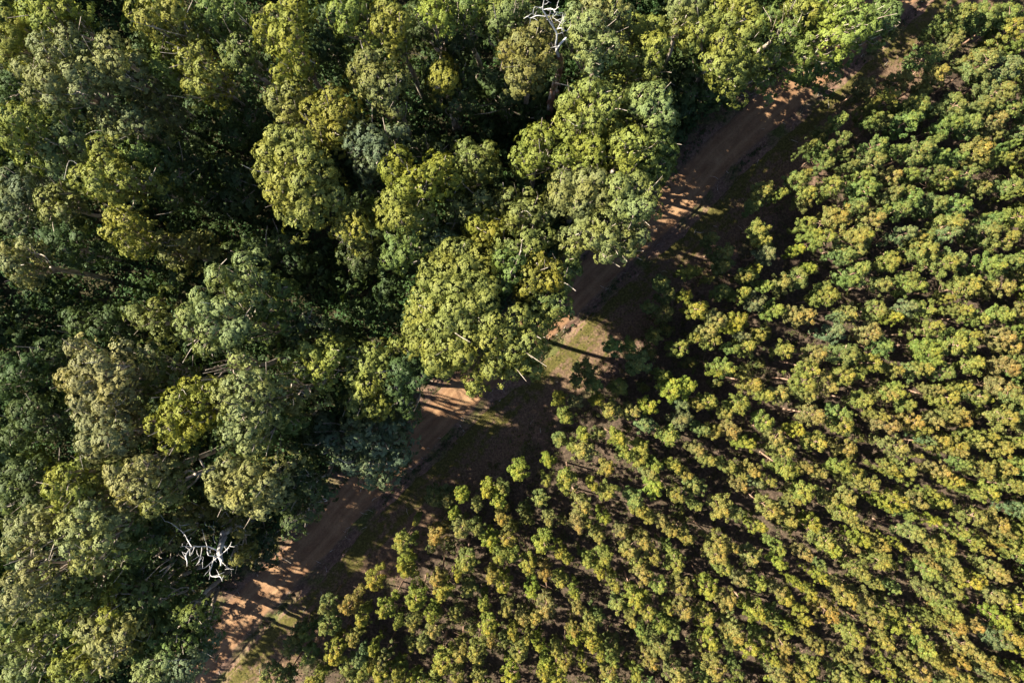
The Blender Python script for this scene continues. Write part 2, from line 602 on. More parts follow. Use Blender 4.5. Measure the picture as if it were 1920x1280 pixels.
def native_tree(i, code, H, lobes_px, label=None, base=None):
    bare = label is not None and 'bare trunks' in label
    rng = np.random.default_rng(1000 + i)
    A = np.array(lobes_px, float)
    c0 = at(A[:, 0].mean(), A[:, 1].mean(), H)
    if H > 20 and float(strip_coords([c0[:2]])[0][0]) > -13:
        H -= 3
    cx, cy = np.average(A[:, 0], weights=A[:, 2] ** 2), np.average(A[:, 1], weights=A[:, 2] ** 2)
    d = np.hypot(A[:, 0] - cx, A[:, 1] - cy)
    dn = d / max(d.max() + A[:, 2].mean() * 0.4, 30)
    Rm = (d.max() + A[:, 2].mean()) * (CAM_H - H) / CAM_H / PPM
    drop = min(0.62 * Rm, 0.3 * H)
    lobes = []
    for (x, y, r), t in zip(A, dn):
        z = H - drop * t ** 1.8 - rng.uniform(0, 1.5)
        rm = 0.86 * r * (CAM_H - z) / CAM_H / PPM
        z -= rm * 0.75
        lobes.append((*at(x, y, z)[:2], z, rm, t))
    L = np.array(lobes)
    cen = np.array([np.mean(L[:, 0]), np.mean(L[:, 1])])
    out = []
    for x, y, z, rm, t in L:
        if in_sun_shaft((x, y, z), rm, .35):
            continue
        crown_lobe(rng, np.array([x, y, z]), rm, rng.uniform(.62, 1.1), out)
    # the crown's sides and underside: looser lobes below the outer ones
    for x, y, z, rm, t in L:
        o = np.array([x, y]) - cen
        o = o / max(np.linalg.norm(o), 0.3)
        nk = 1 if bare else (3 if t > .4 else 2)
        for k in range(1, nk + 1):
            zz = z - rm * 1.45 * k - rng.uniform(0, .6)
            if zz < 3.5:
                break
            q = np.array([x + o[0] * rm * .2 * (2 - k) + rng.normal() * .5, y + o[1] * rm * .2 * (2 - k) + rng.normal() * .5, zz])
            if in_sun_shaft(q, rm):
                continue
            crown_lobe(rng, q, rm * rng.uniform(0.9, 1.15), 0.42, out, 0.30, 0.19, -0.6)
    V = np.vstack(out)
    F = np.arange(len(V)).reshape(-1, 4)
    bx, by = cen if base is None else base
    bx, by = bx + rng.normal() * .5, by + rng.normal() * .5
    sb = float(strip_coords([[bx, by]])[0][0])
    if sb > -4.6:                                            # crowns over the track lean out from its edge
        k = int(((CL - [bx, by]) ** 2).sum(1).argmin())
        bx, by = np.array([bx, by]) - CLN[k] * (sb + 4.6 + rng.uniform(0, .8))
    gz = float(ground_z([[bx, by]])[0])
    org = np.array([bx, by, gz])
    w = Rm * 2
    size = 'broad' if Rm > 6 else ('medium' if Rm > 3.6 else 'small')
    if label is None:
        label = f"{size} {LOOK[code]} forest gum crown, {max(0, min(100, round(cx / 19.2)))} percent across and {max(0, min(100, round(cy / 12.8)))} percent down the photo"
    root = empty("forest_gum_tree", org, label, "tree", "native gum trees of the forest")
    cr = link("crown", mesh_from("crown", V - org, F, M_NATIVE), root)
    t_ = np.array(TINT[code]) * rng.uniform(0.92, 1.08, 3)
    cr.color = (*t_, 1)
    # trunk and limbs
    acc = Acc()
    tr = 0.12 + 0.0085 * H
    zc = L[:, 2].min() - 2
    fork = np.array([cen[0] * .75 + bx * .25, cen[1] * .75 + by * .25, max(H * 0.45, min(zc, H * .62))])
    path = smooth_path([org + [0, 0, -0.4], org + (fork - org) * .35 + rng.normal(size=3) * [.25, .25, 0], org + (fork - org) * .7 + rng.normal(size=3) * [.3, .3, 0], fork], 5)
    acc.add(*tube(path, np.linspace(tr, tr * .62, len(path)), 9))
    order = np.argsort(-L[:, 3])[:14]
    for j in order:
        x, y, z, rm, t = L[j]
        e = np.array([x, y, z + rm * 0.15])
        st = org + (fork - org) * rng.uniform(.8, 1.0)
        mid = st * .5 + e * .5 + rng.normal(size=3) * [.5, .5, .3] + [0, 0, -0.12 * np.linalg.norm(e - st)]
        pp = smooth_path([st, mid, e], 6)
        acc.add(*tube(pp, np.linspace(tr * .38, 0.045, len(pp)), 6))
        for _ in range(3):
            k = rng.integers(4, len(pp) - 1)
            e2 = e + rng.normal(size=3) * rm * .9 + [0, 0, rm * .3]
            m2 = (pp[k] + e2) / 2 + rng.normal(size=3) * .25
            p2 = smooth_path([pp[k], m2, e2], 4)
            acc.add(*tube(p2, np.linspace(0.075, 0.02, len(p2)), 5))
    acc.V = [v - org for v in acc.V]
    link("trunk", acc.mesh("trunk", M_BARK), root)
    # a few bare twigs that stick out of the crown, each forking once
    if H > 17:
        for _ in range(rng.integers(0, 2)):
            acc = Acc()
            j = rng.integers(len(L))
            x, y, z, rm, t = L[j]
            s0 = np.array([x, y, z]) + rng.normal(size=3) * [.5, .5, .1]
            dr = norm(np.array([x - cen[0], y - cen[1], 0]) * .4 + rng.normal(size=3) * [1, 1, .3] + [0, 0, .5])
            pp = smooth_path([s0, s0 + dr * rm * .6 + rng.normal(size=3) * .3, s0 + dr * rm * 1.05 + rng.normal(size=3) * .5], 4)
            acc.add(*tube(pp, np.linspace(.035, .010, len(pp)), 5))
            acc.V = [v - org for v in acc.V]
            link("bare_twig", acc.mesh("bare_twig", M_TWIG), root)
    return V


def Z(ox, oy, k, s):
    """Lobes written in an enlarged view (origin ox, oy; k times) -> photo pixels."""
    v = [tuple(float(q) for q in t.split(",")) for t in s.split()]
    return [(ox + a / k, oy + b / k, c / k) for a, b, c in v]


E = {'1': (0, 0), '2': (640, 0), '3': (1280, 0), '4': (0, 427), '5': (640, 427), '7': (0, 854)}
FOREST = [
    # view, colour, height, lobes, label
    ('1', 'y', 27, "170,60,80 290,80,80 230,120,60 380,60,60 340,0,60 230,20,60"),
    ('1', 'y', 25, "40,110,70 60,220,80 40,300,70 100,150,50 0,190,60"),
    ('1', 'p', 28, "380,190,75 230,250,75 130,380,70 280,330,80 360,280,60 280,450,85 400,400,70 450,510,75 190,530,65 300,560,60 200,430,60"),
    ('1', 'p', 27, "500,360,85 620,260,85 660,350,70 690,420,60 570,430,60 580,340,60"),
    ('1', 'y', 26, "80,660,90 160,660,80 60,760,80 110,830,80 200,740,60 20,720,70"),
    ('1', 'p', 24, "360,650,60 430,770,75 270,830,60 310,900,70 380,800,50 460,850,60 340,720,50"),
    ('1', 'p', 23, "540,660,50 620,690,70 740,650,65 800,710,75 660,760,60 700,720,50"),
    ('1', 'y', 25, "560,830,75 590,910,80 470,1000,80 530,980,70 560,1050,80 640,1080,70 720,1010,70 840,1000,50 660,960,60"),
    ('1', 'g', 22, "760,850,80 830,870,70 720,800,60 900,950,60"),
    ('1', 'y', 27, "760,60,60 860,50,90 970,60,80 820,110,60 1000,130,60 900,0,60"),
    ('1', 'g', 25, "1180,60,80 1300,80,80 1240,130,60 1130,120,50 1250,20,60"),
    ('1', 'y', 22, "830,210,50 980,240,50 900,380,70 950,400,60 870,360,50 900,270,50"),
    ('1', 'y', 25, "1090,220,50 1130,290,65 1060,330,60 1100,390,60 1150,480,65 1080,470,60 1200,440,50 1150,380,60"),
    ('1', 'g', 24, "1290,290,60 1340,240,60 1280,350,50 1390,300,55 1400,370,45 1330,330,55"),
    ('1', 'Y', 28, "1470,150,65 1560,90,60 1650,50,90 1560,190,60 1640,200,75 1620,270,70 1690,330,50 1580,400,65 1690,390,40 1640,120,70", "golden forest gum near the top left with a narrow crown running down into dark shade"),
    ('1', 'k', 22, "1790,170,60 1850,80,60 1830,260,90 1780,90,60 1760,250,60 1880,180,70"),
    ('1', 'p', 23, "1560,560,70 1650,520,80 1720,520,60 1630,620,70 1600,690,50 1530,540,50"),
    ('1', 'Y', 26, "1760,620,75 1830,580,75 1880,660,80 1800,720,75 1890,750,60 1870,540,60 1930,620,70"),
    ('1', 'b', 29, "1500,860,80 1570,770,70 1680,790,90 1620,880,80 1500,960,80 1600,1010,90 1720,900,80 1560,1080,80 1700,1020,80 1620,1180,80 1800,980,100 1800,1110,80 1530,780,40 1690,1110,80 1720,1180,70 1880,1100,70", "bright lime green domed gum crown beside the darkest gap in the forest"),
    ('1', 'u', 17, "60,1010,80 130,1060,80 40,1130,80 120,1180,80 60,1250,60 180,980,60"),
    ('1', 'p', 18, "260,1120,70 280,1200,60 350,1190,50 320,1090,60"),
    ('4', 'y', 22, "640,-60,60 700,-40,60 640,30,60 700,70,60 730,110,40 770,0,60"),
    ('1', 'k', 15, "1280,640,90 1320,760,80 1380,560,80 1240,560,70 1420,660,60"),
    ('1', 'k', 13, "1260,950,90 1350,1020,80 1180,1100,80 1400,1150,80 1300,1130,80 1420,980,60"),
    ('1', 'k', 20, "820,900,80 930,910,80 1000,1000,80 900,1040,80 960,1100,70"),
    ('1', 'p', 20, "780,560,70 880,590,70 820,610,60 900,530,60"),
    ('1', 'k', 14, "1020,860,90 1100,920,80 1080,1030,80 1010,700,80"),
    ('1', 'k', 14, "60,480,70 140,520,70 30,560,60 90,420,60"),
    ('2', 'y', 27, "40,80,70 30,130,50 60,30,50 -20,60,60 100,50,50 130,180,50"),
    ('2', 'y', 26, "230,70,70 290,80,60 230,150,70 300,180,60 300,250,60 270,210,50 340,120,50 250,20,50"),
    ('2', 'y', 26, "520,60,60 570,100,50 480,30,50 540,10,50 600,40,45"),
    ('2', 'k', 20, "420,70,60 460,160,60 400,180,60 620,190,60 700,220,70 580,230,60 650,280,50"),
    ('2', 'g', 25, "720,70,60 700,30,40 760,20,50 660,30,50"),
    ('2', 'g', 25, "860,70,70 940,60,80 960,160,60 880,140,60 1000,20,60 1060,60,60"),
    ('2', 'o', 26, "930,290,60 1010,230,70 1050,290,70 1000,370,70 1080,370,80 1110,160,60 1150,300,40 980,440,50 1140,330,40 1190,200,50 1060,200,60 1110,250,60 1040,430,50", "olive gum crown left of the tall dead white trunk at the top"),
    ('2', 'p', 26, "1330,100,60 1410,130,80 1350,210,70 1480,220,70 1400,280,70 1410,350,50 1340,170,60 1540,90,60 1310,60,50 1530,260,50 1430,410,45", "pale gum crown right of the tall dead white trunk at the top"),
    ('2', 'b', 25, "1650,150,80 1760,160,80 1720,260,80 1780,250,70 1640,330,60 1740,350,80 1740,420,50 1570,420,60 1600,470,60 1690,190,60"),
    ('2', 'p', 25, "1450,40,45 1540,30,50 1490,90,45 1600,70,50 1400,20,50"),
    ('2', 'o', 26, "80,400,50 150,350,75 250,330,60 190,430,80 150,470,60 330,450,60 200,520,60 250,560,50 310,620,50 270,480,60"),
    ('2', 'Y', 23, "560,400,65 600,450,60 540,460,50 570,350,50", "small golden tuft crown in the dark hollow left of the dead trunk"),
    ('2', 'k', 20, "500,390,50 650,370,60 700,430,60 550,550,50 640,590,50 500,470,50 680,510,55"),
    ('2', 'k', 9, "850,470,90 960,600,90 1060,560,80 760,600,80 1130,660,60 900,540,80"),
    ('2', 'u', 25, "70,720,70 150,760,80 200,790,60 130,860,70 60,800,60 280,750,50 320,740,40 140,950,70 190,900,60 210,860,60"),
    ('2', 'Y', 27, "330,890,70 270,950,65 300,980,50 400,1010,60 360,1060,70 510,970,70 480,1060,55 610,1000,60 560,920,55 440,980,50"),
    ('2', 'y', 26, "300,1120,80 350,1130,60 330,1220,90 230,1170,60 450,1150,80 380,1190,60 250,1240,60 420,1230,60"),
    ('2', 'o', 22, "700,830,60 780,900,70 750,870,50 830,850,60 760,970,60 700,900,50"),
    ('2', 'k', 17, "560,830,60 480,800,60 420,820,60 640,900,50 690,1020,60 600,1070,50"),
    ('2', 'y', 26, "1120,740,60 1080,790,70 1010,860,60 1100,880,70 1180,850,60 1060,920,50 1150,790,50 1220,790,50", "separate rounded yellow-green crown standing left of the long bright row by the track"),
    ('2', 'b', 28, "1330,530,70 1400,490,60 1460,530,75 1270,580,60 1400,620,80 1500,600,70 1320,680,60 1430,690,60 1550,560,60 1260,650,50"),
    ('2', 'p', 27, "1690,540,80 1780,530,80 1810,590,60 1720,620,60 1650,600,50 1830,660,60 1760,690,60"),
    ('2', 'y', 27, "1290,760,70 1270,870,60 1360,830,80 1430,830,60 1420,890,70 1350,950,60 1440,750,50 1230,900,50"),
    ('2', 'b', 27, "1560,790,70 1640,770,70 1610,860,70 1690,800,50 1720,880,70 1610,940,50 1560,880,60 1540,720,50"),
    ('2', 'g', 24, "1790,800,80 1790,930,80 1840,860,60 1750,720,60 1820,740,60 1700,960,60"),
    ('2', 'p', 28, "1250,1030,85 1240,1110,70 1370,1020,80 1440,1000,60 1350,1150,80 1460,1110,70 1380,1080,60", "rounded pale crown beside a dark gap, above the overhang of the track"),
    ('2', 'p', 28, "1560,1050,80 1660,1040,80 1740,1080,60 1560,1180,80 1660,1180,80 1720,1150,60 1600,1110,70"),
    ('5', 'p', 27, "1290,50,60 1350,20,60 1310,110,50 1420,50,70 1500,50,60 1520,110,60 1600,70,60 1490,160,40 1680,50,60 1620,130,40 1380,-40,70 1480,-40,70 1580,-30,70 1670,-20,60", "pale crown with ragged lower edge hanging over the track above the centre"),
    ('2', 'Y', 25, "820,1230,60 760,1260,60 880,1270,50 830,1290,60 720,1290,50"),
    ('2', 'o', 25, "660,1150,60 700,1200,60 790,1120,60 870,1180,60 760,1150,50 640,1210,50"),
    ('2', 'o', 25, "940,1110,60 990,1200,60 1080,1180,60 1140,1220,60 1080,1250,50 1030,1160,50 960,1260,60"),
    ('2', 'y', 25, "40,1170,70 90,1220,60 30,1240,60 100,1290,60 20,1300,60 60,1350,60"),
    ('3', 'p', 26, "60,50,80 20,90,50 -40,70,60 -20,20,60 90,0,50"),
    ('3', 'y', 27, "200,50,60 290,40,70 370,70,70 180,110,50 270,120,60 340,190,60 220,240,70 110,170,70 60,150,50 280,290,70 240,350,60 330,370,60 290,440,60 390,380,50 170,330,50 400,290,50 400,150,50"),
    ('3', 'g', 23, "540,60,50 610,180,60 670,260,60 720,220,50 630,300,50 690,320,50 460,350,50 520,310,60 480,450,50 740,300,50 560,240,50 640,120,60 700,100,60"),
    ('3', 'b', 26, "820,110,65 880,80,60 870,190,50 970,110,60 990,180,55 930,140,50 1020,80,60 920,220,45 1060,150,60 960,40,60 860,30,50 780,60,50", "bright crown with curved pale limbs leaning over the track at the top right"),
    ('3', 'g', 22, "1130,60,80 1150,130,60 1090,190,50 1190,50,50 1100,110,60 1180,100,50"),
    ('3', 'y', 25, "680,40,60 740,60,50 640,10,50 700,-20,60"),
    ('3', 'g', 12, "730,370,50 700,420,50 850,430,50 900,330,60 800,380,50"),
    ('3', 'k', 13, "60,460,80 150,500,70 230,520,60 300,480,60 30,520,70"),
    ('4', 'p', 22, "40,110,50 140,110,60 100,250,60 130,290,50 60,210,50 30,170,50 90,170,50"),
    ('4', 'k', 17, "330,80,80 430,170,60 380,140,60 260,60,60 450,60,60"),
    ('4', 'o', 16, "930,80,60 950,150,60 1030,80,60 1100,120,60 980,200,40 1080,60,50"),
    ('4', 'o', 17, "880,440,50 800,520,60 860,530,60 900,590,60 760,480,50"),
    ('4', 'k', 12, "450,540,80 560,560,80 620,510,60 400,500,60 660,580,60"),
    ('4', 'p', 27, "1220,270,70 1300,270,60 1370,190,60 1240,330,50 1400,260,60 1120,390,60 1060,490,70 1020,560,60 1080,570,70 1150,460,60 1180,570,80 1060,660,60 1150,660,70 1250,450,70 1300,610,70 1360,560,70 1000,650,40 1100,730,50 1210,680,50 1350,360,60 1430,400,60 1300,520,60", "broad pale crown with a red-brown limb down its right side, beside the big hollow"),
    ('4', 'g', 22, "1530,450,60 1560,540,60 1640,480,50 1500,330,60 1580,340,60 1460,470,60 1420,620,60"),
    ('4', 'k', 11, "1500,150,80 1600,100,90 1430,110,60 1300,130,60 1660,200,70"),
    ('4', 'b', 25, "1620,740,60 1690,790,60 1840,650,70 1860,740,60 1760,730,60 1800,800,70 1880,700,60 1730,680,50 1820,880,50"),
    ('4', 'k', 20, "1700,560,70 1800,560,60 1740,500,60 1660,620,60 1880,580,60"),
    ('4', 'p', 25, "1270,750,65 1340,740,60 1400,760,60 1160,800,50 1210,820,40 1300,800,50"),
    ('4', 'p', 28, "1250,900,60 1310,890,75 1250,960,60 1370,860,60 1450,850,60 1400,940,80 1320,1010,70 1480,920,60 1290,1080,70 1370,1050,70 1300,1160,70 1390,1150,80 1460,1050,70 1400,1230,70 1520,850,50", "tall pale crown with a scalloped bright left edge, lower left of centre"),
    ('4', 'g', 23, "1530,1000,60 1510,1120,70 1570,1080,60 1640,1100,60 1500,1200,60"),
    ('4', 'o', 25, "1600,860,60 1660,830,60 1610,960,70 1700,940,60 1650,1000,60 1560,900,50"),
    ('4', 'c', 28, "410,670,50 570,660,50 650,660,50 380,850,70 470,760,70 560,760,60 440,870,60 520,830,70 600,830,70 450,970,70 540,920,70 620,930,60 700,790,60 740,700,50 480,1060,70 580,1000,60 680,880,60", "large cream-tinged crown with a bright outer edge, on the left of the forest"),
    ('4', 'c', 27, "500,1110,70 580,1090,80 490,1210,70 600,1200,80 690,1130,70 680,1220,70 550,1260,60 640,1040,60"),
    ('4', 'g', 22, "880,800,80 950,780,70 840,730,60 980,860,50 870,870,60 800,850,60 780,940,60"),
    ('4', 'Y', 27, "1070,900,70 980,960,70 960,1040,70 870,1110,60 1040,1040,60 950,1130,70 1080,1120,70 950,1220,60 1020,1200,60 1120,980,60 1160,1080,60 1180,920,50", "gold and olive crown between the large cream crown and the tall pale crown"),
    ('4', 'k', 18, "40,760,70 100,820,70 50,840,60 20,910,60 150,760,60"),
    ('4', 'k', 17, "120,1030,80 180,1080,60 270,1150,60 60,1180,70 200,1000,60 330,1080,60 120,1130,70"),
    ('4', 'k', 15, "300,740,60 240,680,60 350,680,50 200,760,60 270,830,60"),
    ('5', 'b', 30, "620,120,70 690,130,80 780,150,70 500,210,70 560,180,70 480,290,60 600,240,90 700,230,80 800,240,70 560,340,80 660,340,80 760,320,80 840,330,60 450,380,60 430,490,80 520,460,80 640,450,90 740,430,70 820,410,70 400,570,60 480,560,80 580,550,90 690,540,80 430,640,70 520,660,80 620,650,90 720,620,70 520,750,70 600,740,80 690,720,70 580,790,60 820,540,80 870,520,60 820,650,90 920,590,90 960,690,90 880,740,80 1050,640,90 1100,700,60 960,800,60 840,800,60 1100,560,80 1180,480,70 1000,500,80 740,860,50 760,900,30 1000,760,60 1080,800,50", "largest lime green domed crown at the centre, overhanging the dirt track"),
    ('5', 'Y', 27, "1060,270,80 1040,340,70 1100,200,60 1190,230,60 1190,300,60 1120,300,70", "small golden crown right of the largest crown"),
    ('5', 'g', 25, "1150,380,80 1230,430,70 1100,440,80 1280,180,60 1310,230,40 1240,330,60 1250,250,60"),
    ('5', 'g', 27, "910,180,70 980,190,60 960,260,60 900,250,50 920,330,50"),
    ('5', 'o', 26, "1040,60,60 1090,90,60 1150,50,60 1060,130,50 920,60,70 890,110,50 980,120,50"),
    ('5', 'Y', 25, "740,40,60 800,60,50 850,20,60 780,0,50"),
    ('5', 'g', 25, "300,120,70 360,150,60 380,50,60 280,180,60 340,200,40 430,130,50 300,40,60"),
    ('5', 'k', 18, "60,130,70 150,110,70 100,60,60 40,50,50 90,200,50 150,180,50"),
    ('5', 'p', 25, "510,110,70 560,60,60 610,70,50 460,60,50 520,20,50"),
    ('5', 'b', 23, "100,690,60 180,700,60 70,760,60 150,780,80 240,740,70 320,660,60 70,850,60 150,880,80 230,830,60 80,1020,60 60,980,50 170,1010,60 220,1000,60 260,1040,40 110,940,60", "bright crown on bare trunks whose long shadows cross the sunlit part of the track"),
    ('5', 'k', 20, "330,800,80 400,760,70 300,900,70 420,870,60 350,980,60 460,830,50 380,1040,40"),
    ('5', 'u', 17, "60,1100,70 160,1130,80 260,1130,80 80,1200,70 200,1220,80 310,1200,70 340,1110,50 -100,1100,70 -60,1190,70 -150,1180,60 60,1330,70 160,1350,80 260,1330,70 330,1290,50 150,1420,60 240,1430,50 -20,1280,60", "dull grey-green crown bordering the track below centre, in shade"),  # bluish tint puts the cool shade into its leaf colour
    ('7', 'y', 27, "320,120,60 300,190,60 380,150,60 360,230,60 430,200,60 370,90,50 330,250,40"),
    ('7', 'o', 23, "500,170,70 560,240,60 500,90,60 480,250,60 560,120,50"),
    ('7', 'c', 27, "640,80,60 680,180,60 650,140,50 760,60,60 720,140,60 820,160,70 780,210,60 700,270,40 900,80,60 820,50,60"),
    ('7', 'o', 25, "890,200,70 850,290,60 940,260,50 930,150,50 980,60,50"),
    ('7', 'c', 28, "1220,150,70 1200,110,60 1280,60,70 1240,230,60 1330,150,70 1330,260,70 1410,90,70 1420,210,70 1500,150,60 1480,310,50 1430,290,60 1540,230,60 1560,60,60 1210,190,50", "cream-tinged crown with scalloped left edge above the lower dead white tree"),
    ('7', 'k', 23, "1650,180,70 1600,280,60 1740,200,70 1700,110,60 1640,370,60 1740,330,50 1780,260,40"),
    ('7', 'c', 26, "60,390,60 140,380,60 230,380,60 100,450,60 200,450,60 50,500,50 130,540,60 230,520,60 270,440,50"),
    ('7', 'c', 27, "60,600,60 150,620,60 230,600,50 80,700,60 160,690,60 90,790,70 30,760,50 160,830,50 200,760,50 20,840,60 90,890,50"),
    ('7', 'c', 27, "370,380,60 360,450,60 440,350,60 420,430,60 400,520,60 480,310,50 510,400,60 500,510,50 460,560,60 540,290,50 560,370,50 450,620,50 530,620,50 580,480,60 620,360,60"),
    ('7', 'g', 23, "680,470,80 750,400,80 640,570,70 760,540,70 820,480,60 720,620,60"),
    ('7', 'b', 26, "240,850,60 310,780,70 400,700,60 300,860,60 370,830,60 340,690,50 440,780,60 470,690,50 370,930,60 400,980,40 290,700,50 480,850,50"),
    ('7', 'c', 26, "480,1000,60 530,1070,60 520,980,60 600,1060,60 590,980,50 640,1110,60 560,1140,50 610,1190,50 700,1000,60 690,950,50 500,930,50"),
    ('7', 'Y', 25, "610,830,50 600,900,50 650,880,40 620,790,40", "small bright golden tuft above the bottom left cream crown"),
    ('7', 'g', 23, "700,720,60 800,760,60 760,890,70 850,950,70 800,1030,60 740,1010,60 720,830,60 790,830,60 700,650,60"),
    ('7', 'g', 22, "900,820,70 950,980,70 1000,1030,60 1080,900,70 1160,1020,40 1000,900,60 900,720,60 1130,960,50"),
    ('7', 'g', 23, "780,1110,60 1060,1060,60 950,1090,60 870,1060,60 1120,1090,50"),
    ('7', 'p', 23, "60,1020,60 110,1120,60 180,1090,50 100,1220,60 60,1230,50 180,1200,50 20,1120,50"),
    ('7', 'y', 24, "350,1180,60 430,1160,50 480,1220,60 350,1240,50 420,1260,50 310,1210,40"),
    ('7', 'p', 24, "800,1200,60 850,1180,50 800,1250,50 930,1150,60 900,1230,60 860,1280,50"),
    ('7', 'u', 20, "1050,1170,90 980,1230,70 1110,1110,60 1000,1280,60"),
    ('7', 'o', 17, "1000,350,50 1070,320,60 1140,330,50 1050,380,50 960,480,60 1000,560,60"),
    ('7', 'o', 17, "1280,380,40 1340,440,40 1360,540,40 1330,580,40 1270,640,40 1240,330,40"),
    ('7', 'k', 7, "1480,560,90 1420,480,70 1400,380,80 1500,460,60 1540,560,60"),
    ('7', 'k', 17, "60,180,80 170,130,80 180,250,70 40,280,60 90,80,70 230,50,60"),
    ('7', 'k', 18, "860,450,60 900,380,60 800,640,60 880,560,60 900,650,60"),
]
native_mesh_pool = []
for i, row in enumerate(FOREST):
    v, code, H, lob = row[:4]
    V = native_tree(i, code, H, Z(*E[v], 3.0, lob), row[4] if len(row) > 4 else None)

# ------------------------------------------------------------------ two dead trees, limb by limb
def limb(acc, rows, rng, sides=8, n=6, wob=.12):
    """rows of (photo x, photo y, height, radius)."""
    pts = np.array([[*at(x, y, h), r] for x, y, h, r in rows])
    pts[:, 3] *= .38 if rows[0][3] < .4 else .76
    pp = smooth_path(pts, n)
    acc.add(*tube(pp[:, :3], np.maximum(pp[:, 3], .012), sides, rng, wob))
    return pp


def dead_tree(name, label, trunk_rows, limbs, zoom, bark, seed, burl):
    rng = np.random.default_rng(seed)
    ox, oy, k = zoom
    cv = lambda rows: [(ox + x / k, oy + y / k, h, r) for x, y, h, r in rows]
    tr = cv(trunk_rows)
    b = at(tr[0][0], tr[0][1], tr[0][2])
    root = empty(name, (b[0], b[1], float(ground_z([b[:2]])[0])), label, "dead tree")
    org = np.array(root.location)
    acc = Acc()
    pp = limb(acc, tr, rng, 12, 8, .10)
    for i in range(burl):                                   # strips of bark curling away from the trunk
        j = rng.integers(2, max(3, int(len(pp) * .55)))
        a = rng.uniform(0, 6.28)
        o = np.array([math.cos(a), math.sin(a), 0]) * pp[j, 3]
        p0 = pp[j, :3] + o
        p2 = p0 + o * .7 + [0, 0, -rng.uniform(.5, 1.5)]
        acc.add(*tube([p0, (p0 + p2) / 2 + o * .4, p2], [.10, .07, .03], 5, rng, .2))
    acc.V = [v - org for v in acc.V]
    link("trunk", acc.mesh("trunk", bark), root)
    for rows in limbs:
        acc = Acc()
        pp = limb(acc, cv(rows), rng, 7, 6, .12)
        for _ in range(1 if rows[0][3] < .1 else 3):        # snapped twigs
            j = rng.integers(len(pp) // 3, len(pp))
            d = norm(rng.normal(size=3) * [1, 1, .8])
            ln = rng.uniform(.3, 1.2)
            acc.add(*tube([pp[j, :3], pp[j, :3] + d * ln * .5 + rng.normal(size=3) * .05, pp[j, :3] + d * ln], [pp[j, 3] * .5, .02, .01], 5))
        acc.V = [v - org for v in acc.V]
        link("branch", acc.mesh("branch", M_DEAD), root)


dead_tree("dead_tree", "tall dead white tree with shaggy red-brown lower trunk rising near the top edge",
          [(430, 1560, -0.4, .62), (470, 1200, 8, .50), (520, 1000, 13, .47), (570, 860, 17, .42), (585, 740, 20, .36), (560, 680, 21.5, .33)],
          [[(565, 690, 21.3, .33), (530, 620, 23, .30), (570, 540, 24.6, .26), (650, 455, 26, .20)],
           [(560, 660, 21.8, .26), (525, 560, 24, .22), (540, 430, 26.4, .20), (510, 350, 28, .19), (440, 240, 30, .17), (400, 170, 31.2, .15), (370, 115, 32, .13), (385, 0, 33.5, .09), (392, -60, 34, .05)],
           [(370, 120, 32, .12), (460, 105, 32.6, .11), (510, 120, 32.8, .10), (560, 85, 33.2, .06)],
           [(490, 115, 32.6, .09), (520, 140, 32.6, .08), (545, 152, 32.5, .05)],
           [(370, 120, 32, .08), (310, 90, 32.6, .06), (270, 90, 32.8, .05), (255, 140, 32.4, .045), (255, 190, 32, .03)],
           [(420, 190, 31, .10), (450, 180, 31.4, .08), (465, 130, 32.4, .06)],
           [(420, 240, 30, .07), (470, 220, 30.6, .06), (500, 170, 31.4, .055), (500, 120, 32.4, .04)],
           [(400, 200, 30.8, .10), (300, 190, 31, .09), (220, 220, 30.8, .08), (190, 200, 31.2, .10), (140, 225, 31, .05)],
           [(545, 350, 27.5, .11), (590, 340, 28, .11), (655, 378, 27.6, .06)],
           [(545, 350, 27.5, .08), (590, 260, 29, .065), (610, 170, 30.5, .04)],
           [(600, 340, 28, .05), (610, 280, 29, .05), (655, 235, 29.8, .03)],
           [(590, 270, 29, .045), (620, 215, 30, .04), (640, 170, 30.6, .02)]],
          (960, 0, 6.4), M_SHAG, 71, 16)
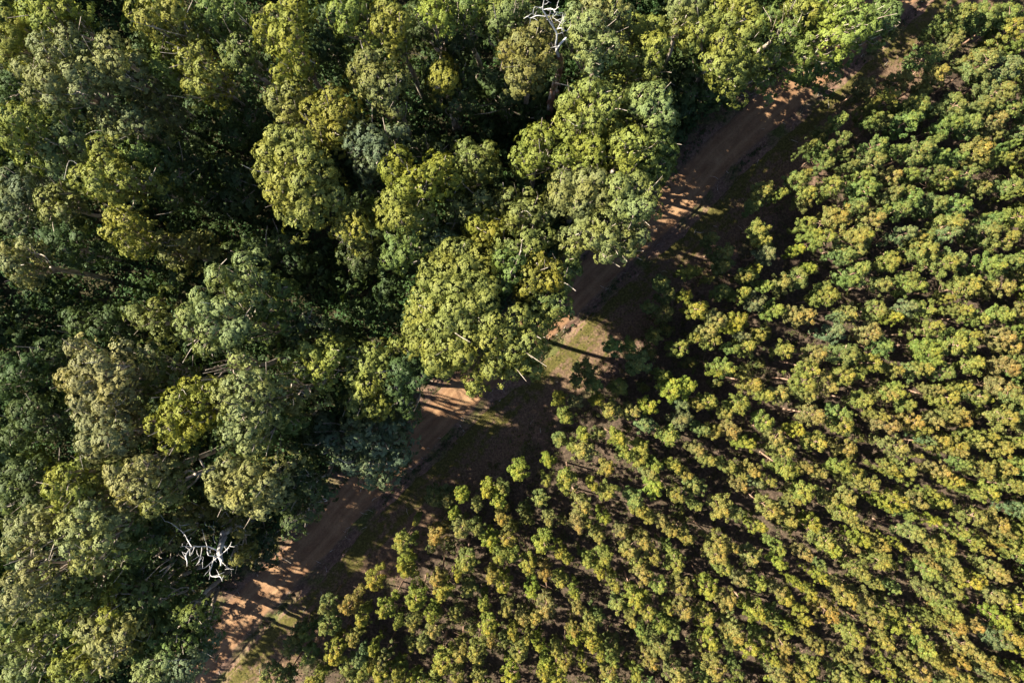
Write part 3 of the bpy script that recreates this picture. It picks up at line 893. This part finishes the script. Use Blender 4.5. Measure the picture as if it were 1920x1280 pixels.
dead_tree("dead_tree", "spreading dead white tree with bare forked limbs beside the lower dirt track",
          [(1400, 330, -0.4, .50), (900, 530, 11.5, .46), (850, 620, 14, .42), (800, 760, 17, .36), (790, 830, 18.5, .34), (820, 930, 20.2, .22), (810, 990, 21, .08)],
          [[(790, 840, 18.6, .20), (760, 880, 20, .17), (710, 935, 21.6, .16), (690, 1000, 22.6, .13), (665, 1080, 23.8, .11), (680, 1130, 24.4, .10), (740, 1145, 24.6, .09), (800, 1140, 24.7, .08), (830, 1200, 25.4, .05)],
           [(672, 1115, 24.2, .08), (655, 1180, 25, .04)],
           [(720, 925, 21.4, .15), (800, 860, 21, .14), (880, 790, 21, .12), (930, 730, 20.8, .10), (955, 675, 20.4, .05)],
           [(930, 735, 20.8, .06), (995, 745, 21.2, .03)],
           [(770, 875, 20, .12), (700, 865, 20.6, .11), (640, 845, 21, .12), (628, 740, 20, .10), (600, 650, 19, .085), (560, 500, 17.4, .045)],
           [(780, 800, 18, .17), (640, 740, 19, .16), (520, 740, 20.4, .15), (450, 740, 21.4, .20), (380, 800, 23, .19), (345, 870, 24.2, .16), (360, 940, 24.8, .12), (360, 1000, 25.4, .05)],
           [(420, 740, 21.4, .11), (370, 660, 21, .10), (320, 570, 20.4, .09), (220, 480, 20, .075), (130, 420, 19.6, .06), (55, 400, 19.8, .03)],
           [(300, 560, 20.2, .06), (275, 500, 19.6, .05), (265, 440, 19, .03)],
           [(370, 665, 21, .07), (400, 655, 20.6, .07), (415, 620, 20, .03)],
           [(430, 745, 21.5, .07), (340, 735, 22, .06), (270, 745, 22.6, .03)],
           [(400, 790, 22.6, .07), (400, 860, 23.4, .06), (450, 815, 22.8, .03)],
           [(560, 740, 20, .11), (550, 830, 21.6, .10), (520, 930, 22.8, .08), (480, 990, 23.8, .04)],
           [(545, 850, 21.8, .06), (500, 880, 22.4, .05), (420, 930, 23.4, .02)],
           [(700, 930, 21.8, .08), (640, 990, 22.8, .07), (590, 1025, 23.4, .06), (525, 1040, 24, .03)],
           [(660, 970, 22.4, .06), (660, 1040, 23.4, .05), (590, 1125, 24.6, .025)],
           [(720, 930, 21.4, .08), (715, 880, 20.4, .08), (735, 840, 19.6, .07)],
           [(740, 700, 17.2, .08), (710, 620, 16.4, .07), (725, 520, 15, .05), (710, 400, 13.8, .03)],
           [(715, 470, 14.6, .04), (620, 465, 15, .03), (595, 440, 14.8, .02)],
           [(820, 940, 20.4, .07), (870, 990, 21.4, .06), (930, 1035, 22, .05), (985, 1045, 22, .02)]],
          (300, 920, 7.111), M_DEAD, 72, 5)

# ------------------------------------------------------------------ plantation of young gums
def plantation_proto(seed, H, Rc, base, low=False):
    rng = np.random.default_rng(seed)
    out, tz = [], []
    n = 15 if low else rng.integers(52, 66)
    ga = rng.uniform(0, 6.28)
    for k in range(n):
        t = (k + rng.uniform(0, 1)) / n
        z = base + (H - base) * t
        low_ = k % 8 == 7                                    # a few sparse boughs hang below the crown
        if low_:
            t, z = .12, base - rng.uniform(.2, 2.6)
        prof = Rc * min(1, .55 + t * 1.2) * (1 - max(0, t - .4) / .6) ** .5
        a = ga + k * 2.39996 + rng.normal() * .35
        rad = prof * min(rng.uniform(.3, 1.12) * (1.2 if rng.random() < .12 else 1), 1.3) if t < .93 else prof * .3
        c = np.array([rad * math.cos(a), rad * math.sin(a), z])
        rc = rng.uniform(.20, .36) * (Rc / 1.1) * (1 - .25 * t)
        m = int(rng.uniform(85, 110) * (rc / .4) ** 1.8) + 16
        if low:
            rc, m = rc * 1.7, 34
        up = norm(np.array([c[0], c[1], .55 * Rc + .6 * Rc * t]))
        d = norm(rng.normal(size=(m, 3)) + up * .55)
        p = c + d * rc * rng.uniform(.55, 1.15, (m, 1))
        nn = norm(d * .9 + up * .5 + rng.normal(size=d.shape) * .45)
        V, F = leaves(rng, p, nn, .36 if low else .20, .20 if low else .105)
        out.append(V)
        # tips redden and yellow with the season's new growth
        g = np.clip((t - .35) / .65, 0, 1) ** 1.3 * rng.uniform(.5, 1.0)
        hot = rng.random(m) < .12
        col = np.array([.74, .92, .88])[None] * (1 - g) + np.array([1.20, 1.06, .66])[None] * g * np.ones((m, 1))
        col = np.where(hot[:, None], col * np.array([1.22, .88, .8]), col)
        col = col * rng.uniform(.82, 1.2)
        tz.append(np.repeat(np.c_[col, np.ones(m)], 4, 0))
    V = np.vstack(out)
    F = np.arange(len(V)).reshape(-1, 4)
    T = np.vstack(tz)
    acc = Acc()
    lean = rng.normal(size=2) * .12
    tp = smooth_path([[0, 0, -.4], [lean[0], lean[1], H * .3], [0, 0, base + .5], [0, 0, H - .6]], 6)
    acc.add(*tube(tp, np.linspace(.105, .02, len(tp)), 7))
    for k in range(13):
        z = base - 1.2 + (H - base) * (k / 13.0)
        a = rng.uniform(0, 6.28)
        ln = Rc * rng.uniform(.5, .9) * (1 - .5 * max(0, (z - base) / (H - base)))
        e = np.array([ln * math.cos(a), ln * math.sin(a), z + ln * rng.uniform(.5, 1.1)])
        acc.add(*tube([[0, 0, z], e * [.55, .55, 1] - [0, 0, ln * .25], e], [.035, .025, .010], 4))
    for k in range(5):                                       # dead lower twigs
        z = rng.uniform(1.5, base)
        a = rng.uniform(0, 6.28)
        ln = rng.uniform(.4, 1.1)
        e = np.array([ln * math.cos(a), ln * math.sin(a), z + ln * .3])
        acc.add(*tube([[0, 0, z], e], [.02, .008], 4))
    tm = acc.mesh("trunk", M_PBARK)
    return dict(V=V, T=T, crown=mesh_from("crown", V, F, M_PLANT, tint=T), trunk=tm, H=H, R=Rc)


PROTO = [plantation_proto(400 + k, 12.2 + (k % 3) * .4 - .4, [1.05, 1.15, 1.25][k % 3], 6.3 + .4 * (k % 4)) for k in range(14)]

PLOW = [plantation_proto(500 + k, 12.0, 1.15, 4.5, True) for k in range(6)]

PCOL = {'y': (0.125, 0.124, 0.032), 'Y': (0.140, 0.137, 0.025), 'o': (0.136, 0.118, 0.042), 'O': (0.142, 0.114, 0.033), 'g': (0.096, 0.115, 0.036),
        'b': (0.092, 0.108, 0.052), 'd': (0.112, 0.120, 0.040)}
PLOOK = {'y': 'yellow-green', 'Y': 'bright yellow', 'o': 'orange-tipped', 'O': 'deep orange', 'g': 'fresh green', 'b': 'grey-green', 'd': 'dim olive'}
PLANT = {
    (1600, 0): "1200,150,150g 1480,170,170g 1720,180,140g 1900,130,90g 1740,430,140y 1890,480,80y 830,650,140g 910,840,120y 500,900,110d 160,950,110d 1250,700,110d 1480,720,160g 1800,750,150b 1560,1040,170g 1170,1130,150g 380,1160,110y 200,1180,80y 700,1230,130g 590,1170,60g 770,1050,90d 1700,1230,90g 1870,1170,70g 1040,260,120d 1130,420,110d 1050,600,90d 1330,330,80d 1860,800,90g 1440,1200,80g",
    (1360, 213): "1280,100,90g 1260,265,90g 940,365,50g 1140,450,110g 1130,580,70g 780,740,110d 880,690,50y 1210,810,110y 1690,310,110g 1590,540,120g 1520,690,90g 1560,890,140g 1520,1030,90g 1210,1150,140y 440,920,110d 620,910,60y 330,1040,80d 910,900,80y 880,1010,80d 1660,60,80g 1770,90,80g 1840,710,110o 1640,1210,110o 1330,460,50g 470,1210,110y 920,1240,80y 1100,180,70d 1050,290,60d 1400,580,70g",
    (1600, 213): "650,70,120g 1010,120,110g 1340,110,140g 1660,110,100o 1890,180,90g 740,390,150g 480,420,80g 880,320,90g 960,470,80g 1160,500,90g 1450,450,150y 1660,510,70y 620,700,80g 1050,740,110y 1300,700,110g 1420,850,100d 1730,830,120d 900,660,70g 560,870,70g 650,990,130g 530,1110,110g 900,1050,130g 1200,1050,120g 420,910,90g 1830,1090,110y 1130,1230,130y 1590,1190,90g 300,1100,60g 1880,880,50y 1740,360,60g 1850,480,70d 1560,270,70d",
    (1200, 427): "530,490,75y 630,480,60y 240,620,90d 270,770,95d 100,880,80d 240,980,95d 170,1220,85d 520,760,65Y 650,890,110Y 920,720,85g 1140,740,90y 1300,830,105b 900,980,105o 1110,1040,110Y 1050,1120,80Y 1520,970,105y 1730,990,90o 1600,650,105o 1760,660,115g 1410,660,70y 1200,470,100d 1290,460,55Y 1170,560,60y 950,420,105d 910,240,115d 800,130,70d 1400,280,115b 1390,150,65y 1760,250,70Y 1880,460,70Y 760,1190,95o 620,1240,60y 770,580,45y 1310,1220,90y 1160,1210,60b 1880,1040,105o",
    (1440, 427): "980,190,170y 860,300,90g 1060,110,90y 640,110,105y 500,80,85y 1310,400,110y 1010,560,130g 900,600,80g 1280,640,95g 1640,640,105y 1560,560,70y 1720,200,150y 1560,80,100b 1860,410,95y 640,800,105y 910,930,95o 1190,950,110d 1400,1010,75Y 1540,900,85b 1710,900,110g 760,1180,110b 1150,1180,110o 800,1000,60b 620,690,80d 1650,120,80y",
    (1600, 427): "960,410,120y 1060,400,70o 1170,360,110g 1500,60,120g 1710,170,130y 1530,370,140g 1770,390,90g 1890,330,70y 1060,30,100b 1180,680,120y 1290,590,90y 1670,720,105o 1310,920,95y 1480,1000,95y 1670,960,105y 1880,940,90o 1860,510,80d 1480,650,80d 1130,920,60y 1130,1200,105y 860,1200,95y 1320,1210,80y 1700,1220,120o 1870,1170,80y 1020,800,60y",
    (1040, 640): "1420,100,100y 1690,40,95y 960,190,65Y 960,250,130g 1340,480,140Y 1500,500,85Y 1220,370,70y 750,520,95y 330,330,115d 450,480,90g 480,660,80Y 50,640,80Y 240,680,75b 640,730,110y 880,830,95o 1090,750,95Y 1050,960,95b 1290,1080,120y 1420,920,105b 1440,720,65b 1710,690,95y 1600,720,60y 130,840,85y 330,1050,75Y 680,1090,100Y 500,1040,75d 200,1180,65y 390,1230,115o 60,1100,75d 790,1240,75y 970,1190,85y 1590,1210,85o 1780,1010,85y 1650,980,75g 1830,240,105y 1810,360,45Y 720,60,100g 850,40,80g 250,440,70g",
    (1320, 640): "890,110,95y 540,20,105y 1200,150,105o 1170,250,95y 1570,160,140g 1850,270,130y 310,80,65g 150,240,95y 480,440,115y 680,590,90y 870,590,105o 1070,450,105y 1150,600,85o 1560,440,105y 1390,520,80o 1730,640,105y 1200,830,125o 360,750,130y 230,800,70y 40,690,80y 1600,960,105y 1500,850,120d 690,920,105y 840,1040,105o 1030,1000,75Y 470,1150,85Y 1220,1130,115y 310,1010,95o 1650,1200,95o 870,1240,115y 90,1000,80y 1690,390,50y 1330,390,70o",
    (1600, 640): "380,40,95g 810,60,130y 1120,50,115y 1310,50,120g 1700,40,105o 1880,60,80y 180,290,120y 440,320,75y 600,320,95d 760,300,85O 960,310,110g 860,220,60y 1400,260,105y 1670,270,120o 1820,210,80g 1890,360,80g 470,530,105y 380,590,85o 570,700,85y 1050,590,115y 890,540,70o 1340,580,105g 1420,640,75Y 1220,510,65y 1700,520,130o 1830,650,105g 400,890,105o 290,830,70y 670,870,95O 870,900,85o 1040,850,70o 1190,880,85O 1150,780,80o 740,980,80y 1660,870,130y 1870,840,80g 430,1160,105o 950,1200,105y 1050,1090,120y 1130,1220,80o 1400,1140,85o 1300,1060,80y 1610,1160,115y 1480,1050,65y 1790,1130,65o 1890,1130,60Y 800,1110,50b 660,1265,50y",
    (720, 853): "1480,180,105Y 1850,60,75Y 1170,370,100Y 1290,510,90Y 880,450,85Y 780,650,60Y 630,880,110O 860,820,105o 1040,820,80g 1330,700,90O 1430,850,105y 1860,720,70o 1830,1000,110Y 1160,1000,105Y 1310,1140,85y 230,1020,115y 220,1220,80Y 900,1190,115y 1590,1200,95Y 1440,1130,85y 1820,280,60y 700,480,110d 550,430,100d 360,730,40y 1050,560,70g 1330,380,80d 1760,500,90d",
    (1040, 853): "200,230,120y 130,310,65Y 430,330,65Y 380,40,105y 590,140,85O 960,40,105y 1110,110,75y 1340,120,85y 1480,210,70O 620,410,105y 860,480,105g 950,620,85y 1130,340,105Y 1390,460,95y 1050,700,65y 1180,730,75o 1310,820,85O 1500,900,95y 270,540,105o 250,700,95o 370,760,65y 560,700,75Y 490,900,85O 740,840,75o 560,1130,95y 860,1030,105o 1080,1070,95y 920,1180,75y 1000,950,85o 1340,1130,105y 60,1090,70Y 140,1160,65Y 370,1200,85y 1850,620,105o 1790,960,105O 1780,1180,105o 1580,560,65g 1720,40,85y 1050,180,110d 1600,370,110d 1280,1040,60g 1000,1255,75o",
    (1320, 853): "260,110,85y 540,170,85O 410,220,50y 900,80,130y 1130,140,60O 1270,180,75o 1520,130,85y 1660,190,105y 1820,290,105O 1680,300,65o 710,320,95y 1160,380,115y 1000,490,60y 720,560,105o 810,600,55O 950,710,95y 1180,690,95Y 1690,520,105o 1560,680,105y 1510,550,50Y 600,790,85Y 400,330,75o 180,600,120y 340,650,85g 1750,940,85Y 1350,920,120y 1430,1040,85Y 1120,1100,75o 560,1160,110o 830,1200,85Y 830,1030,65y 1740,790,60O 1640,1020,65o 1720,1230,105y 300,1020,60O 1380,470,100d 930,600,75d 580,300,60b 1300,1230,65d",
    (1600, 853): "370,130,75y 440,200,50Y 640,180,115y 930,160,85o 1020,210,65O 1100,280,80Y 1160,80,70g 1440,170,115y 1690,150,85O 1880,110,80y 1520,450,120y 1340,420,60y 1760,400,95y 480,450,95Y 710,520,105o 950,510,85Y 830,410,60y 290,520,65Y 380,580,50Y 570,650,65g 1260,690,105y 1600,730,120O 1870,620,80b 850,720,65Y 670,930,105o 460,990,60Y 290,1000,75O 980,980,105y 1050,1080,105O 800,950,75o 1370,980,95y 1430,1050,45O 1560,960,50O 1790,1060,105y 1890,860,80y 1560,1210,105o 290,1200,105y 850,1210,65O 1060,1210,80o 1150,830,70y 1680,870,60o",
    (480, 1067): "1320,130,105Y 1060,400,105O 1200,540,85Y 1510,440,95Y 1800,360,115Y 1590,610,55y 1780,620,75o 1110,780,85O 1330,880,65Y 870,910,115Y 570,1030,95g 1170,1000,75b 1430,1050,95o 1400,1190,105Y 1190,1190,80y 1600,1130,85y 1600,1200,60Y 720,1220,105Y 1700,40,105Y 1880,840,75o 430,730,100d 800,620,120d 620,740,95d 380,950,100d 150,1150,120d 780,420,100d 340,1200,100d 1030,1130,95d 1750,1240,65Y 1310,1060,45O",
    (780, 1067): "230,140,95O 350,270,105Y 470,60,65Y 850,90,85O 1020,170,95Y 170,520,75Y 200,720,95o 80,860,65O 270,1040,105Y 480,970,105O 720,960,105y 470,1210,85y 760,400,75Y 1010,450,85y 800,700,105Y 850,810,60O 1100,720,75Y 1310,240,85Y 1500,410,95o 1370,670,95O 1200,560,75o 1450,40,85O 1630,120,85y 1790,260,65Y 1820,430,75o 1770,690,65O 1790,780,65Y 1150,1000,105y 1470,1040,80Y 1380,850,65Y 1570,910,65O 1750,1000,95O 1880,1060,60Y 1050,1220,95Y 1450,1180,75Y 1600,1220,105Y 700,1220,85O 1000,820,75d 600,200,100d 450,500,85d 1260,770,60y",
    (1060, 1067): "280,620,85y 340,860,105Y 390,960,60Y 440,1170,95O 550,1030,75y 570,900,95d 400,30,85Y 560,170,75y 880,40,105o 800,290,105Y 970,200,95y 940,390,95y 750,570,70O 1050,640,95y 1070,860,130g 1100,920,60g 880,740,70g 1220,690,75g 940,1090,95O 1310,120,105O 1310,480,105o 1590,540,105y 1640,220,105Y 1740,40,95y 1850,330,105O 1850,600,95o 1640,800,95Y 1290,1150,120o 1740,1100,115O 810,1220,85Y 620,430,100d 1150,440,70y 380,560,75d 1880,830,85d 1550,1200,85d",
    (1340, 1067): "290,100,85o 480,150,85y 700,210,70o 820,290,95Y 1050,250,85Y 920,160,50Y 440,480,115Y 580,580,50O 470,390,60y 1000,520,75Y 1260,480,105O 1440,290,95O 1340,150,85o 1650,300,105o 1190,90,65Y 1470,600,85y 1800,540,95O 240,650,105O 290,700,60o 780,780,95O 800,640,60Y 1140,850,85O 1560,840,115y 1870,790,95y 350,930,105Y 640,1000,75Y 780,1040,75O 1040,1060,95O 1410,1150,95o 1630,1050,75o 250,1130,85g 700,1200,105o 930,1220,95y 1400,960,65o 490,740,85d 1570,1190,65y 1780,140,60y 700,520,95d 950,680,60y",
    (1600, 1067): "430,610,85Y 380,430,65y 430,190,65d 660,640,95O 900,40,105y 1100,30,75o 1230,90,95Y 1360,90,65Y 1090,230,85o 820,230,75o 1050,400,95y 1100,500,85y 1170,600,105O 1310,590,85o 1590,270,95o 1830,330,95Y 1600,500,105Y 1610,40,85o 1570,770,110b 1690,840,50Y 1820,760,95O 1850,890,60Y 1180,790,105o 850,900,105y 880,1010,80y 1190,1020,85O 1450,1000,105o 1530,1080,60O 1040,1080,80O 410,1080,95Y 610,1110,75O 820,1190,105o 1230,1230,85O 1730,1190,95O 1890,1170,60y 1030,1220,65o 760,820,60y 1480,1180,60b 780,560,70d 920,570,50y",
}
items = []
for (ox, oy), txt in PLANT.items():
    for tok in txt.split():
        a, b, c = tok.split(",")
        items.append((ox + float(a) / 6, oy + float(b) / 6, float(c[:-1]) / 6, c[-1]))
kept = []
for it in sorted(items, key=lambda t: -t[2]):                 # views overlap: drop the same crown read twice
    if all((it[0] - k[0]) ** 2 + (it[1] - k[1]) ** 2 > (0.43 * (it[2] + k[2])) ** 2 for k in kept):
        kept.append(it)
rngp = np.random.default_rng(9)
stuffV, stuffT = [], []


def place_plant(n, px, py, r, code):
    rng = np.random.default_rng(3000 + n)
    pr = PROTO[rng.integers(len(PROTO))]
    Ht = rng.uniform(11.0, 12.6) if code != 'd' else rng.uniform(8.8, 10.4)
    hm = Ht * .80
    w = at(px, py, hm)
    rm = r * (CAM_H - hm) / CAM_H / PPM
    sxy = rm / pr['R'] * 1.10
    sz = Ht / pr['H']
    rot = rng.uniform(0, 6.28)
    gz = float(ground_z([w[:2]])[0])
    col = np.array(PCOL[code]) * rng.uniform(.9, 1.1, 3)
    return pr, np.array([w[0], w[1], gz]), sxy, sz, rot, col, rm


n_ind = 0
for n, (px, py, r, code) in enumerate(kept):
    pr, loc, sxy, sz, rot, col, rm = place_plant(n, px, py, r, code)
    vis = -5 < px < 1925 and -5 < py < 1285
    if n_ind < 300 and vis:
        n_ind += 1
        size = 'broad' if rm > 1.22 else ('medium' if rm > .95 else 'narrow')
        root = empty("plantation_gum_tree", loc, f"{size} {PLOOK[code]} plantation gum, {min(100, round(px / 19.2))} percent across and {min(100, round(py / 12.8))} percent down the photo",
                     "tree", "young gum trees planted in rows")
        root.rotation_euler = (rngp.normal() * .035, rngp.normal() * .035, rot)
        root.scale = (sxy, sxy, sz)
        cr = link("crown", pr['crown'], root)
        cr.color = (*col, 1)
        link("trunk", pr['trunk'], root)
    else:
        c, s = math.cos(rot), math.sin(rot)
        V = pr['V'] * [sxy, sxy, sz]
        stuffV.append(np.c_[V[:, 0] * c - V[:, 1] * s, V[:, 0] * s + V[:, 1] * c, V[:, 2]] + loc)
        stuffT.append(pr['T'] * np.r_[col, 1])

# suppressed saplings between the rows, and the rows beyond the picture: one mass
PW = np.array([at(px, py, 9.0)[:2] for px, py, r, c in kept])
sp = 2.1
cand = np.array([[x + rngp.normal() * .5, y + rngp.normal() * .5] for x in np.arange(-70, 110, sp) for y in np.arange(-85, 75, sp)])
cs, cu = strip_coords(cand)
for (x, y), s in zip(cand, cs):
    if s < 10.5:
        continue
    near = ((PW - [x, y]) ** 2).sum(1).min()
    inside = abs(x) < 56.5 and abs(y) < 37.6
    if near < (1.8 if inside else 2.2) ** 2:
        continue
    pr = PLOW[rngp.integers(len(PLOW))]
    if inside:
        Ht, wd, col = rngp.uniform(3.5, 7.2), rngp.uniform(.5, .85), np.array(PCOL['d']) * rngp.uniform(.6, .9)
    else:
        if s < 12:
            continue
        Ht, wd, col = rngp.uniform(10.5, 12.5), rngp.uniform(.85, 1.2), np.array(PCOL['yogYy'[rngp.integers(5)]]) * rngp.uniform(.9, 1.1)
    a = rngp.uniform(0, 6.28)
    c, s_ = math.cos(a), math.sin(a)
    V = pr['V'] * [wd, wd, Ht / pr['H']]
    stuffV.append(np.c_[V[:, 0] * c - V[:, 1] * s_, V[:, 0] * s_ + V[:, 1] * c, V[:, 2]] + [x, y, 0])
    stuffT.append(pr['T'] * np.r_[col, 1])
SV = np.vstack(stuffV)
o = link("plantation_regrowth", mesh_from("plantation_regrowth", SV, np.arange(len(SV)).reshape(-1, 4), M_PLANT, tint=np.vstack(stuffT)))
o.color = (1, 1, 1, 1)
o["kind"] = "stuff"
o["label"] = "mass of smaller gum saplings crowded between the planted rows"
o["category"] = "regrowth"

# ------------------------------------------------------------------ undergrowth on the forest floor, and low plants elsewhere
def clump_field(rng, P, Rr, Hh, nl, L, W):
    n = len(P)
    d = norm(rng.normal(size=(n, nl, 3)) + [0, 0, .6])
    d[..., 2] = np.abs(d[..., 2])
    q = P[:, None, :] + d * np.stack([Rr, Rr, Hh], -1)[:, None, :] * rng.uniform(.5, 1.05, (n, nl, 1))
    nn = norm(d + rng.normal(size=d.shape) * .5 + [0, 0, .4])
    return leaves(rng, q.reshape(-1, 3), nn.reshape(-1, 3), L, W)[0]


rngu = np.random.default_rng(31)
pts = rngu.uniform([-85, -62], [70, 62], (26000, 2))
s, u = strip_coords(pts)
pts = pts[s < -4.4]
z = ground_z(pts)
w = wavy(pts * 2.3)
hh = np.clip(1.3 + w * 1.3 + rngu.uniform(0, 1.2, len(pts)), .4, 3.0)
V = clump_field(rngu, np.c_[pts, z], rngu.uniform(.6, 1.4, len(pts)), hh, 24, .44, .20)
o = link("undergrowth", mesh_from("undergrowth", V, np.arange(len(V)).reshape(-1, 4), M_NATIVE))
o.color = (0.022, 0.050, 0.015, 1)  # green lowered further, so the hollows' shade is partly in the colour
o["kind"] = "stuff"
o["label"] = "dark green ferny undergrowth on the forest floor"
o["category"] = "undergrowth"

# understorey: crowded low trees that close the forest below the canopy
cand = rngu.uniform([-78, -58], [66, 58], (3400, 2))
s, u = strip_coords(cand)
out, got = [], []
for (x, y), si in zip(cand, s):
    if si > -5.9:
        continue
    q = np.array([x, y])
    if any((x - a) ** 2 + (y - b) ** 2 < (2.3 if si > -15 else 2.9) ** 2 for a, b in got):
        continue
    got.append((x, y))
    H = rngu.uniform(9, 15.5) if si > -15 else rngu.uniform(3.5, 8.5)
    z0 = float(ground_z([q])[0])
    for j in range(int(3 + H * .55)):
        a, rr = rngu.uniform(0, 6.28), 1.6 * math.sqrt(rngu.uniform(0, 1))
        c = np.array([x + rr * math.cos(a), y + rr * math.sin(a), z0 + H * rngu.uniform(.32, .95)])
        if in_sun_shaft(c, 1.1):
            continue
        crown_lobe(rngu, c, rngu.uniform(.8, 1.2), .42, out, .34, .21, -.6)
UV_ = np.vstack(out)
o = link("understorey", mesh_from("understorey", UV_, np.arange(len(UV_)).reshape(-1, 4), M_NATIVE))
o.color = (0.028, 0.047, 0.016, 1)  # leaf colour darkened to deepen the shade between the crowns
o["kind"] = "stuff"
o["label"] = "dark green understorey crowding the hollows between the forest crowns"
o["category"] = "understorey"

# low scrub and grass under the plantation and in the ditch
pts = rngu.uniform([-45, -50], [75, 55], (14000, 2))
s, u = strip_coords(pts)
pts = pts[s > 8.6]
V1 = clump_field(rngu, np.c_[pts, ground_z(pts)], rngu.uniform(.25, .7, len(pts)), rngu.uniform(.15, .8, len(pts)), 14, .26, .10)
o = link("ground_cover", mesh_from("ground_cover", V1, np.arange(len(V1)).reshape(-1, 4), M_NATIVE))
o.color = (0.048, 0.054, 0.018, 1)
o["kind"] = "stuff"
o["label"] = "low scrub and grass tufts under the plantation rows"
o["category"] = "ground cover"

uu = rngu.uniform(380, CLS[-1] - 380, 2600)
ss = np.where(rngu.random(2600) < .55, 2.95 + rngu.normal(0, .28, 2600), -3.1 + rngu.normal(0, .45, 2600))
dens = np.sin(uu * .23 + 1) + np.sin(uu * .61) * .7
k = dens > np.where(ss > 0, .15, -.6)
uu, ss = uu[k], ss[k]
px_ = np.interp(uu, CLS, CL[:, 0]) + np.interp(uu, CLS, CLN[:, 0]) * ss
py_ = np.interp(uu, CLS, CL[:, 1]) + np.interp(uu, CLS, CLN[:, 1]) * ss
pts = np.c_[px_, py_]
V2 = clump_field(rngu, np.c_[pts, ground_z(pts)], rngu.uniform(.15, .4, len(pts)), rngu.uniform(.15, .6, len(pts)), 14, .22, .09)
o = link("ditch_weeds", mesh_from("ditch_weeds", V2, np.arange(len(V2)).reshape(-1, 4), M_NATIVE))
o.color = (0.030, 0.042, 0.016, 1)
o["kind"] = "stuff"
o["label"] = "dark weeds growing along the ditch and edge of the dirt track"
o["category"] = "weeds"

# tufts on the verge, and sticks and bark shed over the track's edges and the verge
pts_u = rngu.uniform(395, CLS[-1] - 395, 5200)
pts_s = rngu.uniform(3.5, 10.0, 5200)


def along(u_, s_):
    return np.c_[np.interp(u_, CLS, CL[:, 0]) + np.interp(u_, CLS, CLN[:, 0]) * s_, np.interp(u_, CLS, CL[:, 1]) + np.interp(u_, CLS, CLN[:, 1]) * s_]


pts = along(pts_u, pts_s)
keep = wavy(pts * 6) + rngu.normal(0, .25, len(pts)) > .05
pts = pts[keep]
V3 = clump_field(rngu, np.c_[pts, ground_z(pts)], rngu.uniform(.08, .3, len(pts)), rngu.uniform(.06, .28, len(pts)), 11, .17, .05)
o = link("verge_grass", mesh_from("verge_grass", V3, np.arange(len(V3)).reshape(-1, 4), M_NATIVE))
o.color = (0.058, 0.060, 0.016, 1)
o["kind"] = "stuff"
o["label"] = "short olive grass tufts scattered over the verge"
o["category"] = "grass"
acc = Acc()
for _ in range(420):
    u_ = rngu.uniform(395, CLS[-1] - 395)
    s_ = rngu.choice([rngu.normal(2.4, .5), rngu.normal(-2.5, .6), rngu.uniform(3.5, 10.5), rngu.uniform(-2, 2) if rngu.random() < .2 else 2.6])
    q = along(np.array([u_]), np.array([s_]))
    a, ln = rngu.uniform(0, 6.28), rngu.uniform(.25, 1.1)
    e = q + np.array([[math.cos(a), math.sin(a)]]) * ln
    m = (q + e) / 2 + rngu.normal(size=(1, 2)) * ln * .12
    P = np.vstack([np.r_[t[0], ground_z(t)[0] + .05] for t in (q, m, e)])
    r0 = rngu.uniform(.012, .035)
    acc.add(*tube(P, [r0, r0 * .8, r0 * .4], 5))
o = link("fallen_twigs", acc.mesh("fallen_twigs", M_TWIG))
o["kind"] = "stuff"
o["label"] = "fallen twigs and bark strips littering the edges of the track"
o["category"] = "litter"

# ------------------------------------------------------------------ forest beyond the picture: one mass
rngb = np.random.default_rng(77)
out = []
cand = rngb.uniform([-112, -95], [75, 95], (900, 2))
s, u = strip_coords(cand)
got = []
cand = np.vstack([[(38, 42), (43, 45.5), (33, 41), (47, 50), (28, 39.5), (52, 55)], cand])  # the listed trees are unseen, added to shade the upper verge
s, u = strip_coords(cand)
for (x, y), si in zip(cand, s):
    if si > -4.5 or (abs(x) < 54 and abs(y) < 37):
        continue
    if abs(x) < 52 and abs(y) < 40:
        continue
    if any((x - a) ** 2 + (y - b) ** 2 < 6.2 ** 2 for a, b in got):
        continue
    got.append((x, y))
    if len(got) < 7 and x > 25 and y > 38:                  # low foliage added out of view to shade the verge's upper end
        for j in range(22):
            a, rr = rngb.uniform(0, 6.28), 3.2 * math.sqrt(rngb.uniform(0, 1))
            crown_lobe(rngb, np.array([x + rr * math.cos(a), y + rr * math.sin(a), rngb.uniform(4, 17)]), rngb.uniform(1.1, 1.5), .35, out, .46, .30)
    H = rngb.uniform(19, 26) if x > -49 else (rngb.uniform(15, 19) if y > -12 else rngb.uniform(9, 12))
    for j in range(11):
        a, rr = rngb.uniform(0, 6.28), 4.2 * math.sqrt(rngb.uniform(0, 1))
        c = np.array([x + rr * math.cos(a), y + rr * math.sin(a), H - 1.3 - .16 * rr ** 2 - rngb.uniform(0, 1.4)])
        crown_lobe(rngb, c, rngb.uniform(1.2, 1.7), .30, out, .46, .30)
BV = np.vstack(out)
o = link("forest_beyond", mesh_from("forest_beyond", BV, np.arange(len(BV)).reshape(-1, 4), M_NATIVE))
o.color = (0.085, 0.112, 0.034, 1)
o["kind"] = "stuff"
o["label"] = "continuing native forest canopy past the edges of the picture"
o["category"] = "forest"
print("COUNTS", len(FOREST), len(kept), n_ind, len(SV) // 4, len(BV) // 4, len(UV_) // 4, sum(len(m.polygons) for m in bpy.data.meshes))
